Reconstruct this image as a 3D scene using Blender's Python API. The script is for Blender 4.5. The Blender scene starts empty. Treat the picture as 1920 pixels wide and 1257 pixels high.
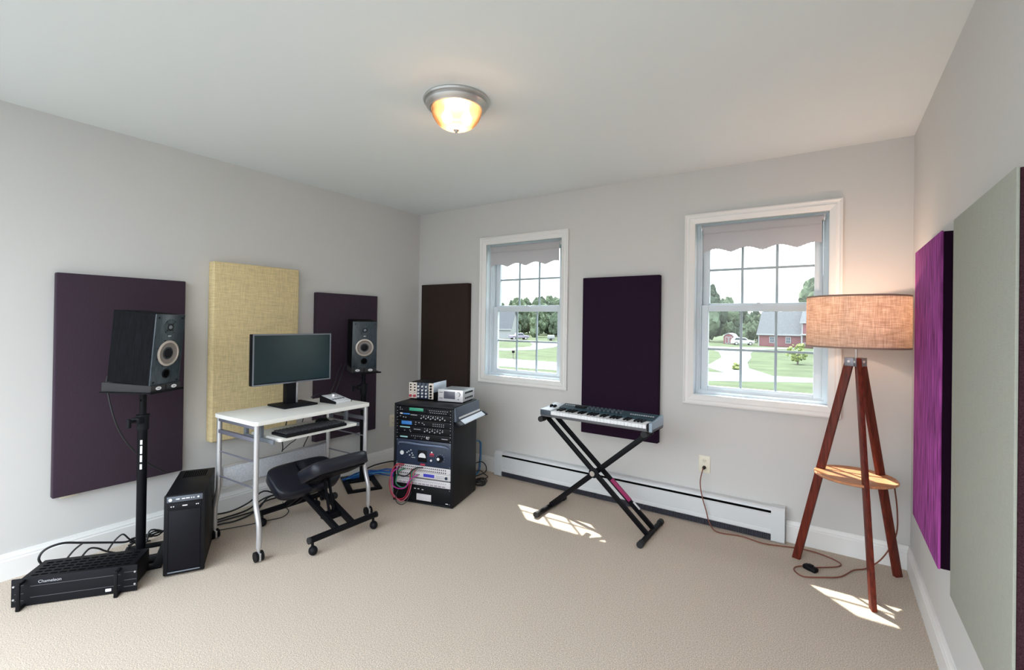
import bpy, bmesh, math, random
from mathutils import Vector, Matrix, Euler
random.seed(7)
PI = math.pi
SC = bpy.context.scene
COL = SC.collection

# ---------------------------------------------------------------- camera
RW, RD, RH = 3.8723, 3.95, 2.44            # room width, visible depth, ceiling height
cam_d = bpy.data.cameras.new('camera')
cam = bpy.data.objects.new('camera', cam_d); COL.objects.link(cam)
yaw, pitch, roll = 0.5927, 0.0049, 0.0145
fw = Vector((-math.sin(yaw)*math.cos(pitch), math.cos(yaw)*math.cos(pitch), math.sin(pitch)))
rt = Vector((math.cos(yaw), math.sin(yaw), 0)); up = rt.cross(fw)
r2 = math.cos(roll)*rt + math.sin(roll)*up
u2 = -math.sin(roll)*rt + math.cos(roll)*up
m = Matrix((r2, u2, -fw)).transposed().to_4x4()
m.translation = (3.4783, -3.4306, 1.3517)
cam.matrix_world = m
cam_d.sensor_width = 36.0; cam_d.sensor_fit = 'HORIZONTAL'
cam_d.lens = 876.93/1920*36.0
cam_d.shift_x = -2.036/1920; cam_d.shift_y = -27.05/1920
cam_d.clip_start = 0.05; cam_d.clip_end = 900
SC.camera = cam

# ---------------------------------------------------------------- sky, sun, exposure
SC.view_settings.view_transform = 'Standard'; SC.view_settings.look = 'None'
SC.view_settings.gamma = 1.0; SC.view_settings.use_curve_mapping = False
SC.view_settings.exposure = 2.15
world = bpy.data.worlds.new('sky'); SC.world = world; world.use_nodes = True
wn = world.node_tree.nodes; wl = world.node_tree.links; wn.clear()
wo = wn.new('ShaderNodeOutputWorld'); wb = wn.new('ShaderNodeBackground')
wt = wn.new('ShaderNodeTexCoord'); ws = wn.new('ShaderNodeSeparateXYZ'); wr = wn.new('ShaderNodeValToRGB')
wr.color_ramp.elements[0].position = 0.0; wr.color_ramp.elements[0].color = (.27, .275, .28, 1)
wr.color_ramp.elements[1].position = 1.0; wr.color_ramp.elements[1].color = (0.80, 0.93, 1.04, 1)
wl.new(wt.outputs['Generated'], ws.inputs[0]); wl.new(ws.outputs['Z'], wr.inputs[0])
wl.new(wr.outputs[0], wb.inputs[0]); wb.inputs[1].default_value = 2.2
wl.new(wb.outputs[0], wo.inputs[0])
sun_d = bpy.data.lights.new('sun', 'SUN'); sun_d.energy = 3.6; sun_d.angle = math.radians(0.7); sun_d.color = (1.0, 0.97, 0.90)
sun = bpy.data.objects.new('sun', sun_d); COL.objects.link(sun)
sun.rotation_euler = Vector((0.55, -0.53, -0.93)).to_track_quat('-Z', 'Y').to_euler()

# ---------------------------------------------------------------- materials
MATS = {}
def mat(name, col, rough=0.6, metal=0.0, noise=None, bump=None, spec=0.5, sheen=0.0, weave=None, emit=None, coat=0.0):
    """noise=(scale, amount[, stretch xyz]); bump=(scale, strength, dist); weave=(scale, amount)"""
    if name in MATS: return MATS[name]
    M = bpy.data.materials.new(name); M.use_nodes = True
    n = M.node_tree.nodes; l = M.node_tree.links; b = n['Principled BSDF']
    b.inputs['Base Color'].default_value = (*col, 1); b.inputs['Roughness'].default_value = rough
    b.inputs['Metallic'].default_value = metal; b.inputs['Specular IOR Level'].default_value = spec
    b.inputs['Sheen Weight'].default_value = sheen; b.inputs['Coat Weight'].default_value = coat
    if emit:
        b.inputs['Emission Color'].default_value = (*emit[0], 1); b.inputs['Emission Strength'].default_value = emit[1]
    tc = n.new('ShaderNodeTexCoord')
    fac = None
    def nz(scale, stretch=(1, 1, 1), detail=4):
        mp = n.new('ShaderNodeMapping'); mp.inputs['Scale'].default_value = stretch
        t = n.new('ShaderNodeTexNoise'); t.inputs['Scale'].default_value = scale; t.inputs['Detail'].default_value = detail
        l.new(tc.outputs['Object'], mp.inputs[0]); l.new(mp.outputs[0], t.inputs[0]); return t.outputs[0]
    if noise:
        fac = nz(noise[0], noise[2] if len(noise) > 2 else (1, 1, 1)); amt = noise[1]
    if weave:
        a = nz(weave[0], (6, 6, .22), 2); c = nz(weave[0], (.22, .22, 6), 2)
        mm = n.new('ShaderNodeMath'); mm.operation = 'ADD'; l.new(a, mm.inputs[0]); l.new(c, mm.inputs[1])
        m2 = n.new('ShaderNodeMath'); m2.operation = 'MULTIPLY'; m2.inputs[1].default_value = .5; l.new(mm.outputs[0], m2.inputs[0])
        fac = m2.outputs[0]; amt = weave[1]
    if fac is not None:
        rp = n.new('ShaderNodeValToRGB'); rp.color_ramp.elements[0].position = .32; rp.color_ramp.elements[1].position = .68
        rp.color_ramp.elements[0].color = (*[c*(1-amt) for c in col], 1); rp.color_ramp.elements[1].color = (*[min(1, c*(1+amt)) for c in col], 1)
        l.new(fac, rp.inputs[0]); l.new(rp.outputs[0], b.inputs['Base Color'])
    if bump:
        bf = nz(bump[0]); bp = n.new('ShaderNodeBump'); bp.inputs['Strength'].default_value = bump[1]; bp.inputs['Distance'].default_value = bump[2]
        l.new(bf, bp.inputs['Height']); l.new(bp.outputs[0], b.inputs['Normal'])
    MATS[name] = M; return M

def glass_mat():
    M = bpy.data.materials.new('window_glass'); M.use_nodes = True
    n = M.node_tree.nodes; l = M.node_tree.links; n.clear()
    o = n.new('ShaderNodeOutputMaterial'); mx = n.new('ShaderNodeMixShader'); t = n.new('ShaderNodeBsdfTransparent')
    g = n.new('ShaderNodeBsdfGlossy'); g.inputs['Roughness'].default_value = 0.02
    t.inputs[0].default_value = (.96, .98, .97, 1)
    lw = n.new('ShaderNodeLayerWeight'); lw.inputs[0].default_value = .5
    pw = n.new('ShaderNodeMath'); pw.operation = 'POWER'; pw.inputs[1].default_value = 5.0
    ml = n.new('ShaderNodeMath'); ml.operation = 'MULTIPLY_ADD'; ml.inputs[1].default_value = .6; ml.inputs[2].default_value = .02
    l.new(lw.outputs['Facing'], pw.inputs[0]); l.new(pw.outputs[0], ml.inputs[0]); l.new(ml.outputs[0], mx.inputs[0]); l.new(t.outputs[0], mx.inputs[1]); l.new(g.outputs[0], mx.inputs[2]); l.new(mx.outputs[0], o.inputs[0])
    return M
def lamp_cloth(name, col, dark, trans, scale, clear=0.0, clearcol=None):
    """cloth or frosted glass that lets part of the lamp light through"""
    M = bpy.data.materials.new(name); M.use_nodes = True
    n = M.node_tree.nodes; l = M.node_tree.links; n.clear()
    o = n.new('ShaderNodeOutputMaterial'); d = n.new('ShaderNodeBsdfDiffuse'); t = n.new('ShaderNodeBsdfTranslucent')
    mx = n.new('ShaderNodeMixShader'); mx.inputs[0].default_value = trans
    l.new(d.outputs[0], mx.inputs[1]); l.new(t.outputs[0], mx.inputs[2])
    if scale:
        tc = n.new('ShaderNodeTexCoord'); outs = []
        for st in ((9, 9, .5), (.5, .5, 9)):
            mp = n.new('ShaderNodeMapping'); mp.inputs['Scale'].default_value = st
            z = n.new('ShaderNodeTexNoise'); z.inputs['Scale'].default_value = scale; z.inputs['Detail'].default_value = 3
            l.new(tc.outputs['Object'], mp.inputs[0]); l.new(mp.outputs[0], z.inputs[0]); outs.append(z.outputs[0])
        ad = n.new('ShaderNodeMath'); ad.operation = 'ADD'; l.new(outs[0], ad.inputs[0]); l.new(outs[1], ad.inputs[1])
        rp = n.new('ShaderNodeValToRGB'); rp.color_ramp.elements[0].position = .40; rp.color_ramp.elements[1].position = .62
        hv = n.new('ShaderNodeMath'); hv.operation = 'MULTIPLY'; hv.inputs[1].default_value = .5; l.new(ad.outputs[0], hv.inputs[0])
        rp.color_ramp.elements[0].color = (*dark, 1); rp.color_ramp.elements[1].color = (*col, 1)
        l.new(hv.outputs[0], rp.inputs[0]); l.new(rp.outputs[0], d.inputs[0]); l.new(rp.outputs[0], t.inputs[0])
    else:
        d.inputs[0].default_value = (*col, 1); t.inputs[0].default_value = (*col, 1)
    last = mx
    if clear:
        tr = n.new('ShaderNodeBsdfTransparent'); m2 = n.new('ShaderNodeMixShader'); m2.inputs[0].default_value = clear
        tr.inputs[0].default_value = (*(clearcol or col), 1)
        l.new(mx.outputs[0], m2.inputs[1]); l.new(tr.outputs[0], m2.inputs[2]); last = m2
    l.new(last.outputs[0], o.inputs[0]); return M

WALL = mat('wall_paint', (.615, .605, .59), .85, bump=(220, .06, .002))
CEIL = mat('ceiling_paint', (.78, .815, .82), .9, bump=(160, .06, .002))
CARPET = mat('beige_carpet', (.66, .54, .430), .95, noise=(230, .42), bump=(420, 1.0, .006), spec=.1, sheen=.2)
TRIM = mat('white_trim', (.80, .79, .775), .42)
VINYL = mat('white_vinyl', (.66, .72, .77), .42)
MUNT = mat('grey_muntin', (.36, .43, .47), .45)
GLASS = glass_mat()
PLUM = mat('plum_fabric', (.048, .032, .046), .95, noise=(420, .35), bump=(700, .3, .001), spec=.08, sheen=.05)
PLUM_DARK = mat('dark_plum_fabric', (.018, .007, .021), .9, noise=(420, .35), bump=(700, .3, .001), spec=.15)
BROWN = mat('brown_plum_fabric', (.036, .024, .020), .9, noise=(420, .35), bump=(700, .3, .001), spec=.15)
GOLD = mat('gold_burlap', (.68, .55, .31), .95, weave=(70, .28), bump=(500, .5, .001), spec=.1)
VELVET = mat('purple_velvet', (.30, .060, .25), .9, noise=(11, .52, (5, 5, .6)), bump=(300, .25, .002), spec=.08)
SAGE = mat('grey_green_cloth', (.37, .375, .325), .95, weave=(160, .10), bump=(900, .35, .001), spec=.1)
DARKEDGE = mat('dark_maroon_cloth', (.045, .018, .024), .95, noise=(300, .4), spec=.1)
BLACKMET = mat('black_powder_coat', (.004, .004, .0055), .45, spec=.12)
BLACKPL = mat('black_plastic', (.006, .006, .0075), .5, spec=.15)
BLACKSAT = mat('satin_black', (.008, .0085, .011), .6, spec=.15)
RUBBER = mat('black_rubber', (.010, .010, .011), .7)
VINYLB = mat('black_vinyl', (.010, .011, .018), .38, spec=.35, bump=(60, .12, .004))
SILVER = mat('silver_paint', (.56, .56, .58), .32, .65)
CHROME = mat('chrome', (.75, .75, .77), .18, 1.0)
NICKEL = mat('brushed_nickel', (.55, .54, .53), .35, .8)
WHITELAM = mat('white_laminate', (.83, .83, .80), .42)
ASH = mat('black_ash_veneer', (.006, .0063, .008), .65, spec=.06, noise=(40, .35, (4, 4, .4)))
BAFFLE_SHEEN = mat('ash_baffle_window_sheen', (.034, .048, .060), .27, noise=(60, .45, (5, 5, .3)))  # blue-grey lift puts the reflected window sheen into the ash colour
CONE = mat('grey_cone', (.20, .17, .155), .6)
RINGM = mat('cone_rim', (.52, .47, .42), .35, .3)
FOAM = mat('charcoal_foam', (.028, .027, .029), .9, bump=(400, .4, .002))
MARKW = mat('white_marking', (.75, .75, .76), .5)
WOOD = mat('dark_cherry_wood', (.130, .020, .010), .48, spec=.25, noise=(18, .40, (6, 6, .5)))
WOODT = mat('light_cherry_tray', (.52, .22, .10), .38, noise=(16, .28, (1, 9, 1)))
CORDR = mat('russet_cord', (.20, .060, .035), .6)
SCREEN = mat('dark_screen', (.012, .030, .036), .16)
BEZEL = mat('grey_bezel', (.16, .18, .21), .35)

# ---------------------------------------------------------------- mesh helpers
class MB:
    def __init__(s): s.bm = bmesh.new()
    def _xf(s, verts, M):
        if M is not None:
            for v in verts: v.co = M @ v.co
    def box(s, x0, x1, y0, y1, z0, z1, bev=0.0, M=None, seg=2):
        bm = bmesh.new()
        bmesh.ops.create_cube(bm, size=1.0)
        for v in bm.verts:
            v.co = Vector(((x0+x1)/2 + v.co.x*(x1-x0), (y0+y1)/2 + v.co.y*(y1-y0), (z0+z1)/2 + v.co.z*(z1-z0)))
        if bev: bmesh.ops.bevel(bm, geom=bm.edges[:], offset=bev, segments=seg, affect='EDGES', profile=.5)
        s.merge(bm, M); return s
    def obox(s, c, size, rot=None, bev=0.0, seg=2):
        M = Matrix.Translation(c) @ (rot.to_4x4() if rot is not None else Matrix.Identity(4))
        a, b, d = size
        return s.box(-a/2, a/2, -b/2, b/2, -d/2, d/2, bev, M, seg)
    def merge(s, bm, M=None):
        s._xf(bm.verts, M)
        me = bpy.data.meshes.new('tmp'); bm.to_mesh(me); bm.free(); s.bm.from_mesh(me); bpy.data.meshes.remove(me)
    def bar(s, p0, p1, w, h, bev=0.0, upv=(0, 0, 1)):
        """rectangular bar from p0 to p1, w across, h along upv"""
        p0 = Vector(p0); p1 = Vector(p1); d = (p1-p0); L = d.length; d.normalize()
        u = Vector(upv); x = d.cross(u).normalized(); y = x.cross(d)
        R = Matrix((x, y, d)).transposed()
        return s.obox((p0+p1)/2, (w, h, L), R, bev)
    def cyl(s, p0, p1, r0, r1=None, n=20, cap=True):
        p0 = Vector(p0); p1 = Vector(p1); r1 = r0 if r1 is None else r1
        bm = bmesh.new(); L = (p1-p0).length
        bmesh.ops.create_cone(bm, cap_ends=cap, segments=n, radius1=r0, radius2=r1, depth=L)
        q = Vector((0, 0, 1)).rotation_difference((p1-p0).normalized())
        s.merge(bm, Matrix.Translation((p0+p1)/2) @ q.to_matrix().to_4x4()); return s
    def tube(s, pts, r, n=8, res=6, closed=False):
        P = [Vector(p) for p in pts]; Q = []
        if len(P) > 2 and res > 1:
            for i in range(len(P)-1):
                a = P[max(i-1, 0)]; b = P[i]; c = P[i+1]; d = P[min(i+2, len(P)-1)]
                for k in range(res):
                    t = k/res
                    Q.append(.5*((2*b)+(c-a)*t+(2*a-5*b+4*c-d)*t*t+(3*b-a-3*c+d)*t**3))
            Q.append(P[-1])
        else: Q = P
        rings = []; nrm = None
        for i, p in enumerate(Q):
            t = (Q[min(i+1, len(Q)-1)]-Q[max(i-1, 0)]).normalized()
            if nrm is None: nrm = t.orthogonal().normalized()
            nrm = (nrm - t*nrm.dot(t)).normalized(); b = t.cross(nrm)
            rings.append([s.bm.verts.new(p + r*(math.cos(2*PI*k/n)*nrm + math.sin(2*PI*k/n)*b)) for k in range(n)])
        for i in range(len(rings)-1):
            for k in range(n):
                s.bm.faces.new((rings[i][k], rings[i][(k+1) % n], rings[i+1][(k+1) % n], rings[i+1][k]))
        s.bm.faces.new(rings[0][::-1]); s.bm.faces.new(rings[-1]); return s
    def lathe(s, prof, n=32, M=None, close=False):
        bm = bmesh.new(); rings = []
        for r, z in prof:
            if r < 1e-6: rings.append([bm.verts.new((0, 0, z))])
            else: rings.append([bm.verts.new((r*math.cos(2*PI*k/n), r*math.sin(2*PI*k/n), z)) for k in range(n)])
        for a, b in zip(rings[:-1], rings[1:]):
            for k in range(n):
                k2 = (k+1) % n
                if len(a) == 1 and len(b) == 1: continue
                if len(a) == 1: bm.faces.new((a[0], b[k2], b[k]))
                elif len(b) == 1: bm.faces.new((a[k], a[k2], b[0]))
                else: bm.faces.new((a[k], a[k2], b[k2], b[k]))
        bmesh.ops.recalc_face_normals(bm, faces=bm.faces[:])
        s.merge(bm, M); return s
    def prism(s, poly, z0, z1, M=None, bev=0.0):
        bm = bmesh.new()
        a = [bm.verts.new((p[0], p[1], z0)) for p in poly]; b = [bm.verts.new((p[0], p[1], z1)) for p in poly]
        n = len(poly); bm.faces.new(a[::-1]); bm.faces.new(b)
        for i in range(n): bm.faces.new((a[i], a[(i+1) % n], b[(i+1) % n], b[i]))
        bmesh.ops.recalc_face_normals(bm, faces=bm.faces[:])
        if bev: bmesh.ops.bevel(bm, geom=bm.edges[:], offset=bev, segments=2, affect='EDGES', profile=.5)
        s.merge(bm, M); return s
    def ball(s, c, r, sub=3, scale=(1, 1, 1)):
        bm = bmesh.new(); bmesh.ops.create_icosphere(bm, subdivisions=sub, radius=r)
        s.merge(bm, Matrix.Translation(c) @ Matrix.Diagonal((*scale, 1))); return s
    def frame(s, x0, x1, z0, z1, prof, M=None):
        """mitred picture frame in the XZ plane; prof = closed list of (inset, y)"""
        bm = bmesh.new(); rings = []
        for d, y in prof:
            rings.append([bm.verts.new(p) for p in ((x0+d, y, z0+d), (x1-d, y, z0+d), (x1-d, y, z1-d), (x0+d, y, z1-d))])
        N = len(rings)
        for i in range(N):
            a = rings[i]; b = rings[(i+1) % N]
            for k in range(4): bm.faces.new((a[k], a[(k+1) % 4], b[(k+1) % 4], b[k]))
        bmesh.ops.recalc_face_normals(bm, faces=bm.faces[:]); s.merge(bm, M); return s
    def text(s, body, size, M, ext=.0004, align='LEFT'):
        c = bpy.data.curves.new('t', 'FONT'); c.body = body; c.size = size; c.extrude = ext; c.align_x = align
        o = bpy.data.objects.new('t', c); COL.objects.link(o)
        dg = bpy.context.evaluated_depsgraph_get(); me = bpy.data.meshes.new_from_object(o.evaluated_get(dg))
        me.transform(M); s.bm.from_mesh(me); bpy.data.meshes.remove(me); bpy.data.objects.remove(o); bpy.data.curves.remove(c)
        return s
    def build(s, name, material, parent=None, smooth=35):
        me = bpy.data.meshes.new(name); s.bm.to_mesh(me); s.bm.free()
        if smooth:
            me.polygons.foreach_set('use_smooth', [True]*len(me.polygons))
            me.set_sharp_from_angle(angle=math.radians(smooth))
        me.materials.append(material)
        o = bpy.data.objects.new(name, me); COL.objects.link(o)
        if parent is not None: o.parent = parent
        return o

def repeat(name, mb, material, parent, pts, smooth=35):
    """one small part modelled at the origin, then one linked copy of it per point"""
    first = mb.build(name, material, parent, smooth); first.location = pts[0]
    for p in pts[1:]:
        c = first.copy(); COL.objects.link(c); c.parent = parent; c.location = p
    return first

def tag(o, label=None, cat=None, group=None, kind=None):
    if label: o['label'] = label
    if cat: o['category'] = cat
    if group: o['group'] = group
    if kind: o['kind'] = kind
    return o
def thing(name, label, cat, loc=(0, 0, 0), rz=0.0, group=None):
    o = bpy.data.objects.new(name, None); COL.objects.link(o); o.empty_display_size = .05
    o.location = loc; o.rotation_euler = (0, 0, rz)
    return tag(o, label, cat, group)
def rebase(o):
    """put the origin of a single-mesh thing at the bottom centre of its shape"""
    vs = o.data.vertices
    lo = [min(v.co[i] for v in vs) for i in range(3)]; hi = [max(v.co[i] for v in vs) for i in range(3)]
    c = Vector(((lo[0]+hi[0])/2, (lo[1]+hi[1])/2, lo[2]))
    o.data.transform(Matrix.Translation(-c)); o.location = c; return o
def single(name, mb, material, label, cat, group=None, smooth=35):
    return tag(rebase(mb.build(name, material, None, smooth)), label, cat, group)
def struct(name, mb, material, label=None, smooth=35):
    return tag(mb.build(name, material, None, smooth), label, None, None, 'structure')
def children(o): return [c for c in bpy.data.objects if c.parent == o]
def copy_tree(o, parent=None):
    c = o.copy(); COL.objects.link(c)
    if parent is not None: c.parent = parent
    for ch in children(o): copy_tree(ch, c)
    return c
def RX(a): return Matrix.Rotation(a, 4, 'X')
def RY(a): return Matrix.Rotation(a, 4, 'Y')
def RZ(a): return Matrix.Rotation(a, 4, 'Z')
def T(*p): return Matrix.Translation(p)

# ================================================================ ROOM SHELL
WT = .15                                   # outside wall thickness
W1, W2, OW, OZ0, OZ1 = .865, 2.700, .780, .872, 2.063
mb = MB(); mb.box(-.12, RW+.12, -RD, WT, -.25, 0); struct('floor', mb, CARPET, 'beige cut pile carpet')
mb = MB(); mb.box(-.12, RW+.12, -RD, WT, RH, RH+.22); struct('ceiling', mb, CEIL)
mb = MB(); mb.box(-.12, 0, -RD, WT, 0, RH); struct('wall_left', mb, WALL)
mb = MB(); mb.box(RW, RW+.12, -RD, WT, 0, RH); struct('wall_right', mb, WALL)
mb = MB(); g = .018
xs = [0, W1-g, W1+OW+g, W2-g, W2+OW+g, RW]
for i in (0, 2, 4): mb.box(xs[i], xs[i+1], 0, WT, 0, RH)
for i in (1, 3):
    mb.box(xs[i], xs[i+1], 0, WT, 0, OZ0-g); mb.box(xs[i], xs[i+1], 0, WT, OZ1+g, RH)
struct('wall_back', mb, WALL)
mb = MB(); mb.box(-.6, RW+.6, WT+.001, WT+.42, RH+.02, RH+.20)
mb.box(-.6, RW+.6, WT+.40, WT+.46, RH-.06, RH+.24); struct('trim_1', mb, TRIM, 'white roof overhang outside above the windows')

BB = [(0, 0), (.016, 0), (.016, .098), (.013, .104), (.013, .112), (.009, .120), (.007, .133), (0, .133)]
def baseboard(name, p0, p1, nrm):
    """profile swept from p0 to p1 along a wall with inward normal nrm"""
    mb = MB(); p0 = Vector((*p0, 0)); p1 = Vector((*p1, 0)); n = Vector((*nrm, 0)); bm = bmesh.new()
    a = [bm.verts.new(p0 + n*d + Vector((0, 0, z))) for d, z in BB]; b = [bm.verts.new(p1 + n*d + Vector((0, 0, z))) for d, z in BB]
    k = len(BB); bm.faces.new(a); bm.faces.new(b[::-1])
    for i in range(k): bm.faces.new((a[i], a[(i+1) % k], b[(i+1) % k], b[i]))
    bmesh.ops.recalc_face_normals(bm, faces=bm.faces[:]); mb.merge(bm); return mb
struct('baseboard_left', baseboard('b', (0, -RD), (0, 0), (1, 0)), TRIM, smooth=20)
struct('baseboard_right', baseboard('b', (RW, -RD), (RW, 0), (-1, 0)), TRIM, smooth=20)
mb = baseboard('b', (0, 0), (1.030, 0), (0, -1)); mb2 = baseboard('b', (3.272, 0), (RW, 0), (0, -1))
me = bpy.data.meshes.new('t'); mb2.bm.to_mesh(me); mb.bm.from_mesh(me)
struct('baseboard_back', mb, TRIM, smooth=20)

# ---------------------------------------------------------------- windows
def window(num, x0, label):
    root = bpy.data.objects.new('window_%d' % num, None); COL.objects.link(root); root.location = (x0, 0, OZ0)
    tag(root, label, None, None, 'structure')
    w, h = OW, OZ1-OZ0
    mb = MB(); c = .067
    mb.frame(-c, w+c, -c, h+c, [(0, 0), (0, -.022), (.008, -.025), (.016, -.019), (.026, -.018), (.034, -.021), (.052, -.015), (c-.004, -.011), (c, -.008), (c, 0)])
    mb.build('casing', TRIM, root, 20)
    mb = MB(); mb.frame(-g, w+g, -g, h+g, [(0, 0), (g, -.004), (g, .15), (0, .15)]); mb.build('jamb', VINYL, root, 20)
    mb = MB(); mb.frame(0, w, 0, h, [(0, .062), (.020, .062), (.020, .074), (.030, .074), (.030, .145), (0, .145)]); mb.build('window_frame', VINYL, root, 20)
    def sash(name, y, z0, z1, st, rb, rt_, zm):
        xa, xb = .031, w-.031
        mb = MB()
        mb.box(xa, xa+st, y, y+.030, z0, z1, .003); mb.box(xb-st, xb, y, y+.030, z0, z1, .003)
        mb.box(xa+st, xb-st, y+.001, y+.029, z0, z0+rb, .003); mb.box(xa+st, xb-st, y+.001, y+.029, z1-rt_, z1, .003)
        o = mb.build(name, VINYL, root)
        gx0, gx1, gz0, gz1 = xa+st, xb-st, z0+rb, z1-rt_
        mb = MB()
        for k in (1, 2):
            xm = gx0 + (gx1-gx0)*k/3; mb.box(xm-.008, xm+.008, y+.010, y+.021, gz0, gz1, .002)
        mb.box(gx0, gx1, y+.0105, y+.0205, zm-.008, zm+.008, .002)
        mb.build('muntin_grid', MUNT, o)
        mb = MB(); mb.box(gx0, gx1, y+.0150, y+.0165, gz0, gz1); mb.build('pane', GLASS, o)
        return o
    lo = sash('lower_sash', .078, .014, 1.497-OZ0, .046, .042, .044, 1.188-OZ0)
    sash('upper_sash', .111, 1.460-OZ0, h-.012, .046, .050, .050, 1.747-OZ0)
    mb = MB(); mb.box(w/2-.03, w/2+.03, .080, .104, 1.497-OZ0, 1.503-OZ0, .002); mb.cyl((w/2, .09, 1.503-OZ0), (w/2, .09, 1.512-OZ0), .010); mb.build('sash_lock', VINYL, lo)
    return root
window(1, W1, 'white double hung window nearest the left corner')
window(2, W2, 'white double hung window behind the tripod floor lamp')

SHADE = lamp_cloth('grey_shade_cloth', (.62, .60, .62), (.5, .5, .5), .35, 0)
def roller_shade(x0, x1, label):
    z = 2.030; y = .020
    root = thing('roller_shade', label, 'blind', ((x0+x1)/2, y, 1.85), 0, 'scalloped roller shades')
    w = (x1-x0)/2; zt = z-1.85
    mb = MB(); mb.cyl((-w, 0, zt), (w, 0, zt), .017, n=24); mb.build('roller', SHADE, root)
    mb = MB(); bm = bmesh.new(); N = 96; rows = []
    def zb(t): return .004 + .026*abs(math.sin(t*PI*3.6+.25))**1.4+ .0018*math.sin(t*400)
    for yo in (-.018, -.0165):
        for lev in range(5):
            rows.append([])
            for i in range(N+1):
                t = i/N; zz = zb(t); zz = zz + (zt-zz)*lev/4
                yy = yo + (-.0015 if lev == 3 else 0) + .0012*math.sin(t*9+lev)
                rows[-1].append(bm.verts.new((-w+.008+(2*w-.016)*t, yy, zz)))
    for k in (0, 5):
        for lv in range(4):
            for i in range(N):
                f = (rows[k+lv][i], rows[k+lv][i+1], rows[k+lv+1][i+1], rows[k+lv+1][i]); bm.faces.new(f)
    for i in range(N): bm.faces.new((rows[0][i], rows[0][i+1], rows[5][i+1], rows[5][i]))
    bmesh.ops.recalc_face_normals(bm, faces=bm.faces[:]); mb.merge(bm); mb.build('shade_cloth', SHADE, root, 60)
    mb = MB(); mb.box(-w+.006, w-.006, -.0215, -.0185, zt-.048, zt-.040, .001); mb.build('hem_band', SHADE, root)
    for sx in (-1, 1):
        mb = MB(); mb.box(sx*w-.004+.005*sx, sx*w+.004+.005*sx, -.016, .016, zt-.020, zt+.022, .002); mb.cyl((sx*w, 0, zt), (sx*(w+.012), 0, zt), .006)
        mb.build('bracket', SILVER, root)
    return root
roller_shade(W1+.040, W1+OW-.018, 'grey scalloped roller shade rolled up in the window beside the left corner')
roller_shade(W2+.046, W2+OW-.030, 'grey scalloped roller shade rolled up in the window behind the floor lamp')

# ---------------------------------------------------------------- acoustic panels
def panel(x0, x1, y0, y1, z0, z1, material, label, group=None, bev=.006):
    mb = MB(); mb.box(x0, x1, y0, y1, z0, z1, bev, seg=3)
    return single('acoustic_panel', mb, material, label, 'wall panel', group)
E0 = .0008
panel(.0075, .050, -2.722, -2.113, .373, 1.588, PLUM, 'dark plum fabric panel on the left wall, behind the leftmost loudspeaker')
panel(E0, .080, -1.962, -1.355, .522, 1.737, GOLD, 'gold burlap covered panel on the left wall behind the monitor', bev=.010)
panel(E0, .056, -1.180, -.572, .363, 1.577, PLUM, 'dark plum fabric panel on the left wall, behind the loudspeaker right of the monitor')
panel(.092, .692, -.056, -E0, .500, 1.718, BROWN, 'dark brown fabric panel on the window wall above the equipment rack')
panel(1.863, 2.470, -.050, -E0, .496, 1.715, PLUM_DARK, 'blackish purple fabric panel between the two windows')
pv = thing('acoustic_panel', 'bright purple velvet panel on the right wall beside the floor lamp', 'wall panel', (RW, -.83, .474))
mb = MB(); mb.box(-.0535, -.045, -.305, .305, 0, 1.239, .003, seg=3); mb.build('velvet_face', VELVET, pv)
mb = MB(); mb.box(-.045, -E0, -.303, .303, .002, 1.237, .003); tag(mb.build('panel_edge', mat('black_plum_edge', (.010, .003, .010), .9, spec=.05), pv), 'near-black side edge')
pg = thing('acoustic_panel', 'pale grey-green cloth panel with dark edges nearest the camera on the right wall', 'wall panel', (RW, -1.65, .472))
mb = MB(); mb.box(-.0525, -.046, -.308, .315, 0, 1.242, .002, seg=2); mb.build('cloth_face', SAGE, pg)
mb = MB(); mb.box(-.046, -E0, -.306, .313, .002, 1.240, .003); tag(mb.build('panel_edge', DARKEDGE, pg), 'dark maroon side edge')

# ---------------------------------------------------------------- outlets
IVORY = mat('ivory_plate', (.78, .73, .60), .4); HOLE = mat('slot_dark', (.004, .004, .004), .9, spec=0)
def outlet(label, loc, rz):
    root = thing('wall_outlet', label, 'outlet', loc, rz)
    mb = MB(); mb.box(-.037, .037, -.006, -.0005, 0, .116, .003); mb.build('cover_plate', IVORY, root)
    for zc in (.036, .080):
        mb = MB(); mb.lathe([(0, .0025), (.0155, .0025), (.017, 0)], 20, T(0, -.006, zc) @ RX(PI/2)); s_ = mb.build('socket', IVORY, root)
        mb = MB()
        for sx in (-.006, .006): mb.box(sx-.001, sx+.001, -.0092, -.0080, zc-.002, zc+.007)
        mb.cyl((0, -.0092, zc-.007), (0, -.008, zc-.007), .002); mb.build('slot', HOLE, s_)
    return root
outlet('ivory outlet above the baseboard heater with a cord plugged in', (2.780, 0, .338), 0)
outlet('pale outlet peeking out below the plum panel behind the leftmost loudspeaker', (0, -2.645, .352), PI/2)
outlet('pale outlet on the left wall just left of the equipment rack', (0, -.330, .335), PI/2)

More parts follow.
